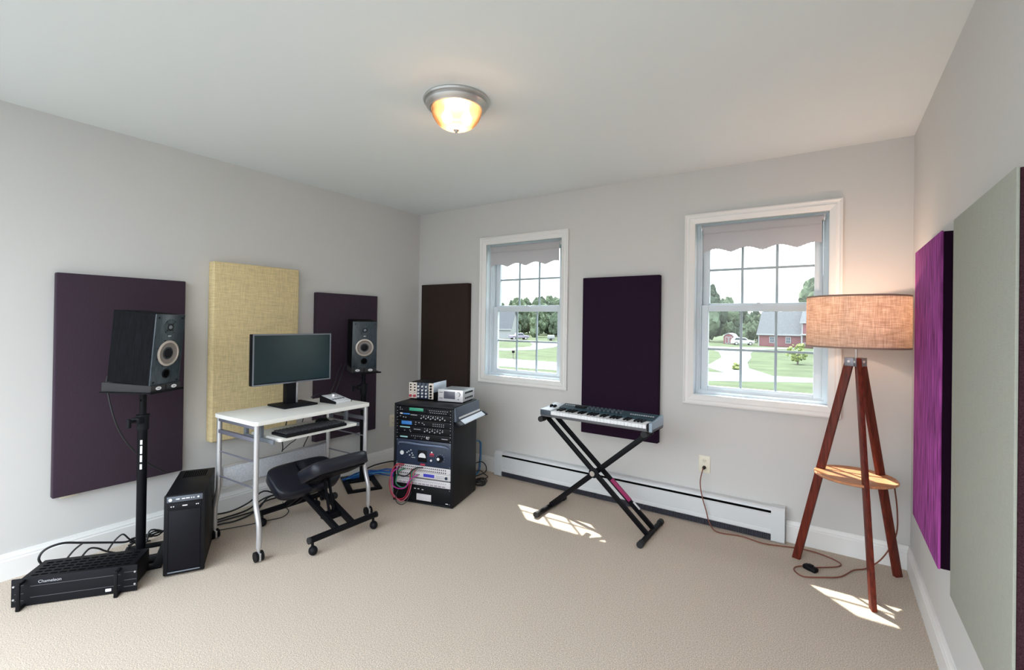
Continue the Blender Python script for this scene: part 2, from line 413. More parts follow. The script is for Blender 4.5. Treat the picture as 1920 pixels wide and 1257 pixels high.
# ---------------------------------------------------------------- baseboard heater
hr = thing('baseboard_heater', 'long white baseboard heater along the wall under the windows', 'heater', (2.152, 0, 0))
hl = 1.115
def sweep(mb, prof, x0, x1):
    bm = bmesh.new(); a = [bm.verts.new((x0, y, z)) for y, z in prof]; b = [bm.verts.new((x1, y, z)) for y, z in prof]; k = len(prof)
    bm.faces.new(a); bm.faces.new(b[::-1])
    for i in range(k): bm.faces.new((a[i], a[(i+1) % k], b[(i+1) % k], b[i]))
    bmesh.ops.recalc_face_normals(bm, faces=bm.faces[:]); mb.merge(bm); return mb
HW = mat('heater_enamel', (.64, .655, .665), .42)
mb = MB(); sweep(mb, [(-.001, .03), (-.010, .03), (-.010, .196), (-.050, .200), (-.058, .196), (-.060, .190), (-.056, .203), (-.044, .212), (-.001, .214)], -hl+.03, hl-.03); mb.build('back_cover', HW, hr, 30)
mb = MB(); sweep(mb, [(-.058, .050), (-.066, .046), (-.070, .052), (-.068, .070), (-.066, .074), (-.067, .140), (-.065, .166), (-.058, .174), (-.055, .170), (-.061, .162), (-.062, .070)], -hl+.03, hl-.03); mb.build('front_panel', HW, hr, 20)
mb = MB(); mb.box(-hl+.04, hl-.04, -.052, -.014, .002, .056)
tag(mb.build('element_and_gap_shade', mat('heater_gap_shade', (.02, .02, .03), .6), hr), 'dark finned element with the shaded gap around it painted in')  # block for the element also paints the shaded gap down to the floor
mb = MB(); mb.box(-hl+.075, hl-.075, -.056, -.012, .172, .194); tag(mb.build('slot_shade_strip', HOLE, hr), 'black strip painted as the shade in the slot under the top cover')  # matte black strip stands in for the shade inside the slot
mb = MB()
for i in range(210):
    xx = -hl+.045 + i*(2*hl-.09)/209; mb.box(xx-.0012, xx+.0012, -.062, -.012, .004, .050)
tag(mb.build('fin', mat('fin_metal', (.10, .10, .13), .5, .4), hr), 'row of thin dark fins')['kind'] = 'stuff'
for sx in (-1, 1):
    mb = MB(); prof = [(-.001, .004), (-.068, .004), (-.073, .012), (-.073, .165), (-.068, .195), (-.052, .214), (-.036, .219), (-.001, .220)]
    xa, xb = (sx*hl, sx*(hl-.075)); sweep(mb, prof, min(xa, xb), max(xa, xb)); mb.build('end_cap', HW, hr, 30)

# ---------------------------------------------------------------- ceiling light
BOWL = lamp_cloth('frosted_lamp_glass', (.170, .100, .056), (1, 1, 1), .70, 0, .19, (1, .86, .70))
cl = thing('ceiling_light', 'round flush ceiling light with frosted glass bowl and nickel ring', 'ceiling lamp', (1.955, -1.692, RH))
mb = MB(); mb.lathe([(0, 0), (.160, 0), (.163, -.006), (.160, -.014), (.150, -.018), (.152, -.026), (.146, -.036), (.136, -.042), (.131, -.048), (.125, -.048), (.123, -.040), (0, -.036)], 64); mb.build('ring', NICKEL, cl)
mb = MB(); prof = []
for i in range(13):
    a = i/12*PI/2; prof.append((.122*math.cos(a)**.85 if i < 12 else 0.0, -.046-.098*math.sin(a)))
mb.lathe(prof, 64); mb.build('glass_bowl', BOWL, cl)
mb = MB(); mb.lathe([(0, -.140), (.013, -.142), (.015, -.147), (.009, -.151), (.007, -.156), (0, -.160)], 24); mb.build('finial', NICKEL, cl)
BULB = mat('lit_bulb', (1, .9, .75), .4, emit=((1.0, .78, .48), 3))
for sx, sy in ((.035, .035), (-.035, -.030)):
    mb = MB(); mb.ball((sx, sy, -.085), .026, 3, (1, 1, 1.2)); mb.cyl((sx, sy, -.058), (sx, sy, -.036), .013); mb.build('bulb', BULB, cl)
def lamp_light(name, loc, e, r, col, parent):
    d = bpy.data.lights.new(name, 'POINT'); d.energy = e; d.shadow_soft_size = r; d.color = col
    o = bpy.data.objects.new(name, d); COL.objects.link(o); o.parent = parent; o.location = loc; return o
lamp_light('bulb_light', (0, 0, -.090), 2.7, .02, (1.0, .70, .46), cl)

# ================================================================ LOUDSPEAKERS, PADS, STANDS
def make_speaker(label, loc, rz, tilt):
    """front faces local +X; height .385, width .195, depth .29"""
    root = thing('studio_monitor_speaker', label, 'loudspeaker', loc, rz, 'black two way loudspeakers')
    root.rotation_euler = Euler((0, tilt, rz))
    D, Wd, Hh = .245, .194, .385
    mb = MB(); mb.box(-D/2, D/2-.004, -Wd/2, Wd/2, 0, Hh, .003); mb.build('cabinet', ASH, root)
    f = D/2
    mb = MB(); mb.box(f-.004, f+.004, -Wd/2, Wd/2, .0, Hh, .002); bf = mb.build('baffle', BAFFLE_SHEEN, root)
    def face(y, z, off=.004): return T(f+off, y, z) @ RY(PI/2)
    wo_ = T(f+.004, 0, .172) @ RY(PI/2)
    mb = MB(); mb.lathe([(.056, .0005), (.070, .0005), (.071, .004), (.067, .007), (.061, .008), (.058, .005), (.056, .0005)], 48, wo_); wf = mb.build('woofer', RINGM, root)
    mb = MB(); mb.lathe([(.059, .005), (.055, .006), (.052, .002), (.030, -.0005), (.026, .0005)], 48, wo_); mb.build('cone', CONE, wf)
    mb = MB(); mb.lathe([(.0275, .0005), (.024, .006), (.014, .0105), (0, .012)], 32, wo_); mb.build('dust_cap', BLACKSAT, wf)
    tw = face(0, .315)
    mb = MB(); mb.lathe([(0, .001), (.043, .001), (.044, 0)], 40, tw); t_ = mb.build('tweeter', BAFFLE_SHEEN, root)
    mb = MB(); mb.lathe([(.0125, .001), (.017, .004), (.019, .001)], 28, tw); mb.build('rim', BLACKPL, t_)
    mb = MB(); mb.lathe([(.0125, .001), (.010, .005), (.005, .0078), (0, .0085)], 24, tw); mb.build('dome', BEZEL, t_)
    mb = MB(); mb.lathe([(.022, 0), (.0265, 0), (.0265, .0025), (.022, .0045), (.020, .001)], 32, face(0, .060)); mb.build('port_ring', BLACKPL, root)
    mb = MB(); mb.lathe([(0, .0008), (.0215, .0008), (.0215, .0004)], 28, face(0, .060)); mb.build('port_hole', HOLE, root)
    mb = MB(); mb.cyl((f+.003, 0, 0), (f+.0065, 0, 0), .0050, n=10)
    repeat('screw', mb, BLACKPL, bf, [(0, y, z) for y in (-.078, .078) for z in (.018, .366)])
    mb = MB(); mb.cyl((f+.003, 0, 0), (f+.0064, 0, 0), .0032, n=8); P = []
    for k in range(8): a = PI/8 + k*PI/4; P.append((0, .0745*math.cos(a), .172+.0745*math.sin(a)))
    for k in range(4):
        a = PI/4 + k*PI/2
        for r in (.026, .040): P.append((0, r*math.cos(a), .315+r*math.sin(a)))
    repeat('small_screw', mb, BLACKPL, bf, P)
    mb = MB(); mb.box(f+.0040, f+.0052, -.010, .010, .263, .269, .0005); mb.build('badge', SILVER, bf)
    mb = MB(); mb.cyl((-D/2-.006, 0, .06), (-D/2+.001, 0, .06), .012, n=14); mb.build('terminal', BLACKPL, root)
    return root

def make_pad(label, loc, rz):
    root = thing('speaker_isolation_pad', label, 'foam pad', loc, rz, 'foam pads under the loudspeakers')
    M = RX(PI/2)
    for sy in (-1, 1):                     # two strips, as such pads come
        mb = MB(); poly = [(-.150, 0), (.135, 0), (.135, .036), (-.150, .049)]
        yc = sy*.051
        mb.prism(poly, -.0485-yc, .0485-yc, M, .003); mb.build('foam_strip', FOAM, root)
        mb = MB(); mb.lathe([(0, .0012), (.012, .0012), (.013, 0)], 24, T(.1352, yc, .019) @ RY(PI/2) @ Matrix.Diagonal((.75, 1.45, 1, 1))); o = tag(mb.build('logo_mark', MARKW, root), 'small white oval mark')
        mb = MB(); mb.box(.1362, .1370, yc-.008, yc+.008, .0178, .0205); mb.build('logo_bar', FOAM, o)
    return root

def make_stand(label, loc, rz, ztop, base, sticker, brot=0.0):
    """pole at the origin; base=(e0,e1,n0,n1) plate with cut-outs"""
    root = thing('speaker_stand', label, 'speaker stand', loc, rz)
    e0, e1, n0, n1 = base
    mb = MB(); t = .045; z = .016; M = RZ(brot)
    mb.box(e0, e1, n0, n0+t, .001, z, .003, M); mb.box(e0, e1, n1-t, n1, .001, z, .003, M)
    mb.box(e0, e0+t, n0+t-.004, n1-t+.004, .001, z, .003, M); mb.box(e1-t, e1, n0+t-.004, n1-t+.004, .001, z, .003, M)
    mb.box(-.045, .045, n0+t-.004, n1-t+.004, .001, z+.002, .003, M)
    mb.build('base_plate', BLACKMET, root)
    zc = .79
    mb = MB(); mb.cyl((0, 0, z), (0, 0, zc), .0228, n=28); lt = mb.build('lower_tube', BLACKMET, root)
    mb = MB(); mb.cyl((0, 0, zc-.06), (0, 0, ztop-.012), .0165, n=28); mb.build('upper_tube', BLACKMET, root)
    mb = MB(); mb.cyl((0, 0, zc-.055), (0, 0, zc+.02), .028, n=28); mb.box(-.024, .024, -.050, 0, zc-.015, zc+.015, .004); mb.cyl((0, 0, zc+.02), (0, 0, zc+.026), .032, n=28); cl_ = mb.build('collar', BLACKSAT, root)
    mb = MB(); mb.cyl((0, -.050, zc), (0, -.078, zc), .007); mb.box(-.008, .008, -.094, -.076, zc-.032, zc+.016, .004); mb.build('clamp_knob', BLACKSAT, cl_)
    mb = MB(); mb.cyl((0, -.012, ztop-.055), (0, -.026, ztop-.055), .005); mb.build('safety_pin', BLACKPL, root)
    mb = MB(); mb.box(-.150, .138, -.112, .112, ztop-.006, ztop, .002); mb.box(.137, .142, -.112, .112, ztop-.006, ztop+.006, .001); mb.box(-.04, .04, -.04, .04, ztop-.020, ztop-.006, .003); mb.build('top_plate', BLACKMET, root)
    if sticker:
        mb = MB()
        for a, b in ((.655, .680), (.605, .648), (.560, .597), (.520, .548)):
            for k in range(6):
                an = sticker + (k-2.5)*.07; mb.bar((.0233*math.cos(an), .0233*math.sin(an), a), (.0233*math.cos(an), .0233*math.sin(an), b), .0018, .0012, 0, (math.cos(an), math.sin(an), 0))
        tag(mb.build('sticker', MARKW, lt), 'white lettered strip down the tube')
    return root

ZT = .952
LP = (.347, -2.424); LA = math.radians(29)
make_stand('black speaker stand behind the black power amplifier at far left', (*LP, 0), LA, ZT, (-.22, .125, -.10, .112), math.radians(-60), math.radians(-56))
make_pad('dark foam pad under the leftmost loudspeaker', (*LP, ZT+.0005), LA)
make_speaker('black loudspeaker with a sheen on its front, on the leftmost stand by the amplifier', (LP[0], LP[1], ZT+.0455), LA, math.radians(5))
RP = (.222, -.845); RA = math.radians(-28)
make_stand('black speaker stand behind the right end of the white desk', (*RP, 0), RA, ZT-.027, (-.125, .285, -.160, .105), None)
SPO = (RP[0]-.022, RP[1]-.014)
make_pad('dark foam pad under the loudspeaker right of the monitor', (*SPO, ZT-.0265), RA)
make_speaker('black loudspeaker right of the monitor, facing straight out in front of a plum panel', (*SPO, ZT+.0185), RA, math.radians(5))

# ================================================================ POWER AMPLIFIER (rack unit on the floor)
aa = math.atan2(.381, .291)                # along the front, left to right
am = thing('power_amplifier', 'black three-unit power amplifier with two handles lying on the carpet at far left', 'amplifier', (.366, -2.920, 0), aa)
# local: x along the front 0..0.483, y towards the back
mb = MB(); mb.box(0, .483, 0, .006, .003, .131, .0015); fp = mb.build('front_panel', BLACKSAT, am)
mb = MB()
for z in (.040, .092): mb.box(.070, .415, -.0008, .0005, z-.0012, z+.0012)
for z in (.030, .062, .100): mb.box(.430, .481, -.0008, .0005, z-.0012, z+.0012); mb.box(.012, .045, -.0008, .0005, z-.0012, z+.0012)
mb.build('groove', mat('groove_grey', (.07, .07, .08), .5), fp)
mb = MB(); mb.box(.022, .462, .006, .205, .010, .122, .003); mb.build('chassis', BLACKPL, am)
mb = MB()
for i in range(11):
    for j in range(5): mb.box(.050+i*.036, .076+i*.036, .040+j*.030, .050+j*.030, .1215, .1228)
mb.build('vent_slots', HOLE, am)
for xh in (.046, .412):
    mb = MB(); mb.box(xh-.008, xh+.008, -.045, -.033, .001, .128, .005); mb.box(xh-.008, xh+.008, -.045, .001, .114, .128, .004); mb.box(xh-.008, xh+.008, -.045, .001, .001, .015, .004); mb.build('handle', BLACKPL, am)
mb = MB(); mb.cyl((0, -.003, 0), (0, .001, 0), .0045, n=12)
repeat('rack_screw', mb, SILVER, fp, [(x, 0, z) for x in (.009, .474) for z in (.038, .098)])
mb = MB(); mb.text('Chameleon', .019, T(.098, -.0008, .103) @ RX(PI/2)); tag(mb.build('lettering', mat('grey_print', (.42, .42, .45), .5), fp), 'grey maker name at upper left of the front')
mb = MB(); mb.box(.356, .380, -.0025, .0005, .017, .031, .002); mb.build('power_switch', MARKW, fp)

# ================================================================ PC TOWER
ta = math.atan2(.159, .088)
tw = thing('computer_tower', 'black tower computer standing on the carpet left of the desk', 'computer', (.622, -2.414, 0), ta)
mb = MB(); mb.box(.002, .180, 0.006, .455, .014, .423, .004); mb.build('case', BLACKPL, tw)
mb = MB(); mb.box(0, .182, -.012, .008, .008, .425, .006); fb = mb.build('front_bezel', BLACKPL, tw)
mb = MB(); mb.box(.012, .170, -.0145, -.010, .388, .418, .003); mb.build('button_strip', mat('slate_strip', (.085, .10, .125), .35), fb)
mb = MB(); mb.cyl((.028, -.0165, .402), (.028, -.013, .402), .008); tag(mb.build('power_button', MARKW, fb), 'white power button')
mb = MB(); mb.cyl((.150, -.0165, .404), (.150, -.013, .404), .0045); mb.build('reset_button', MARKW, fb)
mb = MB(); mb.box(-.008, .008, -.0160, -.014, .401, .406); repeat('data_port', mb, MARKW, fb, [(x, 0, 0) for x in (.060, .085, .104)])
mb = MB(); mb.cyl((0, -.0160, .403), (0, -.014, .403), .003, n=10); repeat('audio_jack', mb, MARKW, fb, [(x, 0, 0) for x in (.120, .130)])
mb = MB(); mb.box(.018, .164, -.0140, -.011, .350, .382, .003); bz = mb.build('drive_bay', BLACKSAT, fb)
mb = MB(); mb.cyl((0, -.0150, .366), (0, -.013, .366), .0028, n=10); repeat('drive_light', mb, MARKW, bz, [(x, 0, 0) for x in (.032, .042, .142, .150)])
mb = MB(); mb.box(.080, .102, -.0150, -.0135, .364, .369); mb.build('drive_badge', MARKW, bz)
mb = MB(); mb.box(.020, .162, -.0145, -.011, .030, .345, .004); mb.build('lower_door', mat('black_gloss', (.006, .006, .009), .45, spec=.15), fb)
mb = MB(); mb.box(.020, .162, -.0150, -.012, .020, .026, .001); mb.build('foot_trim', BEZEL, fb)
mb = MB()
for i in range(11):
    for j in range(9): mb.box(.035+i*.0105, .042+i*.0105, .30+j*.014, .309+j*.014, .4225, .4236)
mb.build('top_vent', HOLE, tw)
for x in (.025, .157):
    for y in (.05, .42):
        mb = MB(); mb.cyl((x, y, 0), (x, y, .015), .014, .016, 14); mb.build('foot', RUBBER, tw)

# ================================================================ DESK
dk = thing('computer_desk', 'small white topped computer desk on silver caster legs', 'desk', (.600, -1.668, 0), math.radians(1.6))
DT = .776
def rrect(x0, x1, y0, y1, r, n=5):
    P = []
    for cx, cy, a0 in ((x1-r, y1-r, 0), (x0+r, y1-r, PI/2), (x0+r, y0+r, PI), (x1-r, y0+r, 3*PI/2)):
        for k in range(n+1): a = a0 + k/n*PI/2; P.append((cx+r*math.cos(a), cy+r*math.sin(a)))
    return P
mb = MB(); mb.prism(rrect(-.228, .232, -.408, .404, .025), DT-.024, DT, None, .002); mb.build('desktop', WHITELAM, dk)
for sx in (1, -1):
    for sy in (-1, 1):
        x = .205*sx; k = .040*sx; y = .383*sy
        mb = MB(); mb.tube([(x, y, DT-.024), (x, y, .50), (x, y, .36), (x+k*.15, y, .30), (x+k*.85, y, .215), (x+k, y, .15), (x+k, y, .075)], .0145, 14, 5); lg = mb.build('leg', SILVER, dk)
        xx = x+k; ca = random.uniform(-.3, .3); cd = Vector((math.cos(ca), math.sin(ca), 0)); cn = Vector((-cd.y, cd.x, 0)); c0 = Vector((xx, y, .029))
        mb = MB()
        for s2 in (-1, 1): mb.cyl(c0+cn*.009*s2, c0+cn*.021*s2, .028, n=24)
        ct = mb.build('caster', BLACKPL, lg)
        mb = MB(); mb.cyl((xx, y, .050), (xx, y, .080), .009); mb.bar(c0-cd*.020, c0+cd*.024, .012, .044, .003); mb.build('caster_fork', SILVER, ct)
GREYB = mat('grey_crossbar', (.16, .16, .20), .45, .3)
for sy in (-1, 1):
    y = .383*sy
    for z in (DT-.0355, DT-.108):
        mb = MB(); mb.box(-.205, .205, y-.011, y+.011, z-.0115, z+.0115, .003); mb.build('side_rail', GREYB, dk)
    for z in (.545, .395):
        mb = MB(); mb.cyl((-.205, y, z), (.205, y, z), .0045, n=10); mb.build('side_rod', GREYB, dk)
PERF = mat('grey_perforated_panel', (.52, .54, .58), .5, .1, noise=(300, .25))
mb = MB(); mb.box(-.212, -.208, -.366, .366, .312, .440, .001); md = mb.build('modesty_panel', PERF, dk)
mb = MB(); mb.box(-.216, -.204, -.370, .370, .434, .446, .002); mb.box(-.216, -.204, -.370, .370, .306, .316, .002); mb.box(-.216, -.204, .358, .370, .31, .44, .002); mb.box(-.216, -.204, -.370, -.358, .31, .44, .002); mb.build('panel_rim', SILVER, md)
# keyboard tray
mb = MB(); mb.prism(rrect(-.040, .268, -.283, .262, .012), .646, .664, None, .002); tr = mb.build('keyboard_tray', WHITELAM, dk)
for sy in (-1, 1):
    y = .297*sy - .008
    mb = MB(); mb.box(.10, .125, y-.010, y+.010, .650, DT-.024, .002); mb.box(-.06, -.035, y-.010, y+.010, .650, DT-.024, .002); mb.box(-.06, .250, y-.010, y+.004, .636, .660, .002); mb.build('tray_slide', BEZEL, tr)

# computer keyboard
kb = thing('computer_keyboard', 'black computer keyboard on the pull-out tray of the desk', 'keyboard', (.805, -1.700, .6642), math.radians(1.6))
mb = MB(); mb.box(-.078, .078, -.215, .205, 0, .018, .005); mb.build('keyboard_case', BLACKPL, kb)
mb = MB(); mb.box(-.0085, .0085, -.0098, .0098, .017, .0268, .002, seg=1)
repeat('keycap', mb, mat('dark_keycap', (.030, .031, .037), .5), kb, [(-.057+r*.0225, -.196+c*.0240, 0) for r in range(6) for c in range(17 if r else 14)])

mo = thing('computer_mouse', 'black mouse on the tray behind the right end of the computer keyboard', 'mouse', (.690, -1.545, .6642), .4)
mb = MB(); mb.ball((0, 0, .010), .05, 3, (1.05, .62, .50))
for v in mb.bm.verts: v.co.z = max(v.co.z, 0)
mb.build('mouse_shell', BLACKPL, mo)
mb = MB(); mb.cyl((.025, -.004, .033), (.025, .004, .033), .007, n=12); mb.build('scroll_wheel', RUBBER, mo)

# monitor
mn = thing('computer_monitor', 'flat black computer monitor standing on the white desk', 'monitor', (.490, -1.640, DT+.0005), math.radians(0))
mb = MB(); mb.prism(rrect(-.100, .110, -.120, .120, .010), 0, .012, None, .003); mb.build('stand_base', BLACKSAT, mn)
mb = MB(); mb.box(-.055, -.005, -.038, .038, .012, .260, .005); nk = mb.build('stand_neck', BLACKPL, mn)
mb = MB(); mb.box(-.006, .0015, .026, .038, .014, .200, .002); mb.build('neck_edge', SILVER, nk)
mb = MB(); mb.box(-.030, .012, -.276, .276, .152, .480, .004); hd = mb.build('housing', BLACKPL, mn)
mb = MB(); mb.frame(-.276, .276, .152, .480, [(0, 0), (0, -.004), (.008, -.004), (.0085, 0)], T(.0125, 0, 0) @ RZ(PI/2)); mb.build('bezel', BEZEL, hd)
mb = MB(); mb.box(.010, .0135, -.268, .268, .166, .472); mb.build('screen', SCREEN, hd)
mb = MB(); mb.box(.0150, .0165, -.016, .016, .1545, .1590); mb.build('maker_badge', SILVER, hd)

# talkback / volume controller
tc_ = thing('desktop_controller', 'small white wedge shaped control box with black sides on the desk', 'audio controller', (.600, -1.385, DT+.0005), math.radians(6))
mb = MB(); mb.prism([(-.075, 0), (.080, 0), (.080, .014), (-.075, .046)], -.068, .068, RX(PI/2), .003); bd = mb.build('control_body', mat('pale_control_face', (.74, .75, .78), .35), tc_)
for sy in (-1, 1):
    mb = MB(); mb.prism([(-.077, -.0), (.082, 0), (.082, .016), (-.077, .049)], sy*.0695-.0015, sy*.0695+.0015, RX(PI/2)); mb.build('side_cheek', BLACKPL, tc_)
nr = Matrix.Rotation(math.atan2(.032, .155), 4, 'Y')
mb = MB(); mb.lathe([(0, .018), (.020, .018), (.022, .014), (.023, 0)], 28, T(-.030, .012, .036) @ nr); mb.build('volume_knob', SILVER, tc_)
mb = MB(); mb.obox((.030, 0, .0265), (.016, .012, .006), nr.to_3x3(), .001)
repeat('push_button', mb, BEZEL, tc_, [(0, -.048+i*.022, 0) for i in range(5)])

# ================================================================ KNEELING CHAIR
kc = thing('kneeling_chair', 'black kneeling chair with two vinyl pads pushed in at the desk', 'chair', (.735, -1.610, 0), math.radians(-1))
def cushion(name, c, L, D, Tk, R, notch=0.0):
    bm = bmesh.new(); nx, ny = 26, 40; top = {}; bot = {}
    for i in range(nx+1):
        for j in range(ny+1):
            a, b = i/nx*2-1, j/ny*2-1
            # rounded superellipse outline
            rr = max(abs(a), abs(b)); 
            if rr > 0:
                ln = (abs(a)**4.5+abs(b)**4.5)**(1/4.5); k = rr/ln
            else: k = 1
            x, y = a*k*D/2, b*k*L/2
            e = max(0, 1-rr**6.0); zt = Tk*(.80+.20*e**.5)
            if notch: zt -= notch*math.exp(-(y/.022)**2)*e
            top[i, j] = bm.verts.new((x, y, zt)); bot[i, j] = bm.verts.new((x*.97, y*.97, 0 if rr < 1 else .004))
    for i in range(nx):
        for j in range(ny):
            bm.faces.new((top[i, j], top[i+1, j], top[i+1, j+1], top[i, j+1])); bm.faces.new((bot[i, j], bot[i, j+1], bot[i+1, j+1], bot[i+1, j]))
    edge = [(i, 0) for i in range(nx)]+[(nx, j) for j in range(ny)]+[(i, ny) for i in range(nx, 0, -1)]+[(0, j) for j in range(ny, 0, -1)]
    for p, q in zip(edge, edge[1:]+edge[:1]): bm.faces.new((top[p], bot[p], bot[q], top[q]))
    bmesh.ops.recalc_face_normals(bm, faces=bm.faces[:])
    mb = MB(); mb.merge(bm, T(*c) @ R); return mb.build(name, VINYLB, kc, 70)
cushion('seat_pad', (.200, .000, .400), .400, .250, .082, RY(math.radians(-26)))
cushion('knee_pad', (-.090, -.045, .300), .440, .250, .075, RY(math.radians(32)), .030)
mb = MB(); mb.obox((.202, .000, .396), (.19, .30, .012), RY(math.radians(-26)).to_3x3(), .002); mb.build('seat_board', BLACKMET, kc)
mb = MB(); mb.obox((-.093, -.045, .296), (.18, .34, .012), RY(math.radians(32)).to_3x3(), .002); mb.build('knee_board', BLACKMET, kc)
for x, yy, nm in ((.300, .235, 'front_bar'), (-.305, .215, 'rear_bar')):
    mb = MB(); mb.cyl((x, -yy, .088), (x, yy, .088), .0185, n=20); b_ = mb.build(nm, BLACKMET, kc)
    for s2 in (-1, 1):
        mb = MB(); mb.cyl((x, s2*(yy-.006), .088), (x, s2*(yy+.004), .088), .0195, n=20); mb.build('end_plug', RUBBER, b_)
        mb = MB(); yc = s2*(yy-.022); mb.ball((x+.006, yc, .027), .0268, 3, (1, .92, 1)); mb.cyl((x, yc, .045), (x, yc, .075), .008); mb.build('caster', BLACKPL, b_)
for s2 in (-1, 1):
    mb = MB(); mb.bar((.300, s2*.055, .092), (-.140, s2*.055, .262), .026, .036, .003); mb.build('knee_rail', BLACKMET, kc)
    mb = MB(); mb.bar((-.305, s2*.030, .092), (.150, s2*.030, .392), .022, .034, .003); mb.build('seat_rail', BLACKMET, kc)
mb = MB()
for s2 in (-1, 1): mb.bar((.100, s2*.015, .360), (.165, s2*.015, .135), .010, .020, .002)
mb.box(.130, .200, -.056, .056, .112, .150, .004); mb.build('height_ratchet', BLACKMET, kc)
mb = MB(); mb.cyl((.03, .056, .185), (.03, .100, .185), .007); mb.lathe([(0, 0), (.018, 0), (.022, .006), (.022, .022), (.016, .030), (0, .030)], 16, T(.03, .095, .185) @ RX(-PI/2)); mb.build('adjusting_knob', RUBBER, kc)

# ================================================================ EQUIPMENT RACK
RKA = math.atan2(.2515, .968)
rk = thing('equipment_rack', 'black wooden equipment rack full of studio units in the left corner', 'equipment rack', (.765, -.990, 0), RKA)
RWD, RDP, RHT = .497, .412, .735
mb = MB(); mb.box(0, .018, .0, RDP, .004, RHT-.0185, .002); mb.box(RWD-.018, RWD, 0, RDP, .004, RHT-.0185, .002)
mb.box(0, RWD, 0, RDP, RHT-.018, RHT, .003); mb.box(.018, RWD-.018, .004, RDP, .004, .016, .001); mb.box(.018, RWD-.018, RDP-.008, RDP, .016, RHT-.018); rc = mb.build('rack_case', mat('black_rack_laminate', (.008, .0085, .011), .45, spec=.2), rk)
for x in (.019, RWD-.031):
    mb = MB(); mb.box(x, x+.012, .012, .016, .016, RHT-.018); mb.build('rack_rail', BLACKMET, rc)
NAVY = mat('navy_panel', (.018, .030, .060), .35); WHITEP = mat('cream_panel', (.60, .57, .58), .4)
LCDG = mat('green_lcd', (.03, .16, .10), .3, emit=((.03, .30, .18), .10)); LCDB = mat('blue_lcd', (.02, .09, .22), .3, emit=((.03, .16, .50), .12))
LCDV = mat('violet_lcd', (.03, .03, .22), .3, emit=((.04, .04, .45), .10)); REDM = mat('red_marking', (.45, .03, .06), .5)
GREYM = mat('grey_marking', (.36, .37, .40), .5); TEALM = mat('teal_strip', (.30, .55, .55), .5)
def unit(z0, z1, material, depth=.30, y=.004):
    mb = MB(); mb.box(.020, RWD-.020, y, y+.006, z0, z1, .0012); mb.box(.036, RWD-.036, y+.006, depth, z0+.002, z1-.002)
    return mb.build('rack_unit', material, rk)
def rect(par, name, material, x0, x1, z0, z1, y=.002, d=.004):
    mb = MB(); mb.box(x0, x1, y, y+d, z0, z1, .0008); return mb.build(name, material, par)
def dots(par, name, material, pts, w=.0035, h=.0035, y=.0015, rnd=True):
    mb = MB()
    if rnd: mb.cyl((0, y, 0), (0, y+.005, 0), w, n=12)
    else: mb.box(-w, w, y, y+.005, -h, h)
    return repeat(name, mb, material, par, [(x, 0, z) for x, z in pts])
def screws(par, z0, z1):
    dots(par, 'rack_screw', GREYM, [(x, z) for x in (.026, RWD-.026) for z in (z0+.008, z1-.008)], .0028)
rnd = random.Random(3)
# 1: green display synth
U = unit(.670, .713, BLACKPL); rect(U, 'green_display', LCDG, .128, .246, .686, .708); screws(U, .670, .713)
dots(U, 'button', GREYM, [(.300+.018*i, .697) for i in range(9)]+[(.306+.018*i, .682) for i in range(8)], .0045, .0018, rnd=False)
dots(U, 'knob', BLACKSAT, [(.268, .692)], .010, y=-.006); dots(U, 'jack', GREYM, [(.050, .690), (.066, .690), (.050, .704)], .0035)
# 2: knob strip unit with blue logo bar
U = unit(.622, .667, BLACKPL); rect(U, 'blue_logo_bar', LCDB, .074, .132, .655, .664); rect(U, 'white_strip', MARKW, .048, .070, .656, .665); rect(U, 'grey_strip', GREYM, .138, .195, .652, .658); screws(U, .622, .667)
dots(U, 'small_knob', GREYM, [(.232+.0195*i, .636+.010*(i % 2)) for i in range(11)], .0052, y=-.003)
dots(U, 'indicator', MARKW, [(.232+.0195*i, .655) for i in range(10)], .0022)
dots(U, 'jack', GREYM, [(.052, .640), (.078, .634), (.098, .633)], .004)
# 3: blue display
U = unit(.574, .619, BLACKPL); rect(U, 'blue_display', LCDB, .062, .150, .580, .606); screws(U, .574, .619)
dots(U, 'button', GREYM, [(.185, .603), (.212, .601), (.240, .600), (.182, .586), (.255, .590)], .005, .0025, rnd=False)
dots(U, 'button', GREYM, [(.330+.017*i, z) for i in range(6) for z in (.586, .600)], .0035, .0025, rnd=False)
# 4: second knob strip
U = unit(.524, .571, BLACKPL); rect(U, 'teal_logo_bar', TEALM, .050, .135, .556, .564); rect(U, 'grey_strip', GREYM, .168, .225, .548, .553); screws(U, .524, .571)
dots(U, 'small_knob', GREYM, [(.262+.021*i, .540+.009*((i*3) % 2)) for i in range(8)], .0050, y=-.003)
dots(U, 'indicator', MARKW, [(.262+.021*i, .560) for i in range(8)], .0022); dots(U, 'jack', GREYM, [(.135, .540), (.141, .530), (.090, .535)], .0035)
# 5: meter unit
U = unit(.474, .521, BLACKPL); rect(U, 'teal_display', TEALM, .052, .116, .482, .492); screws(U, .474, .521)
dots(U, 'jack', GREYM, [(.150+.018*i, .500) for i in range(8)]+[(.180, .484), (.235, .484)], .0032)
mb = MB(); mb.text('47', .030, T(.272, .0015, .482) @ RX(PI/2)); mb.build('number_display', MARKW, U)
rect(U, 'grey_strip', GREYM, .400, .450, .494, .499)
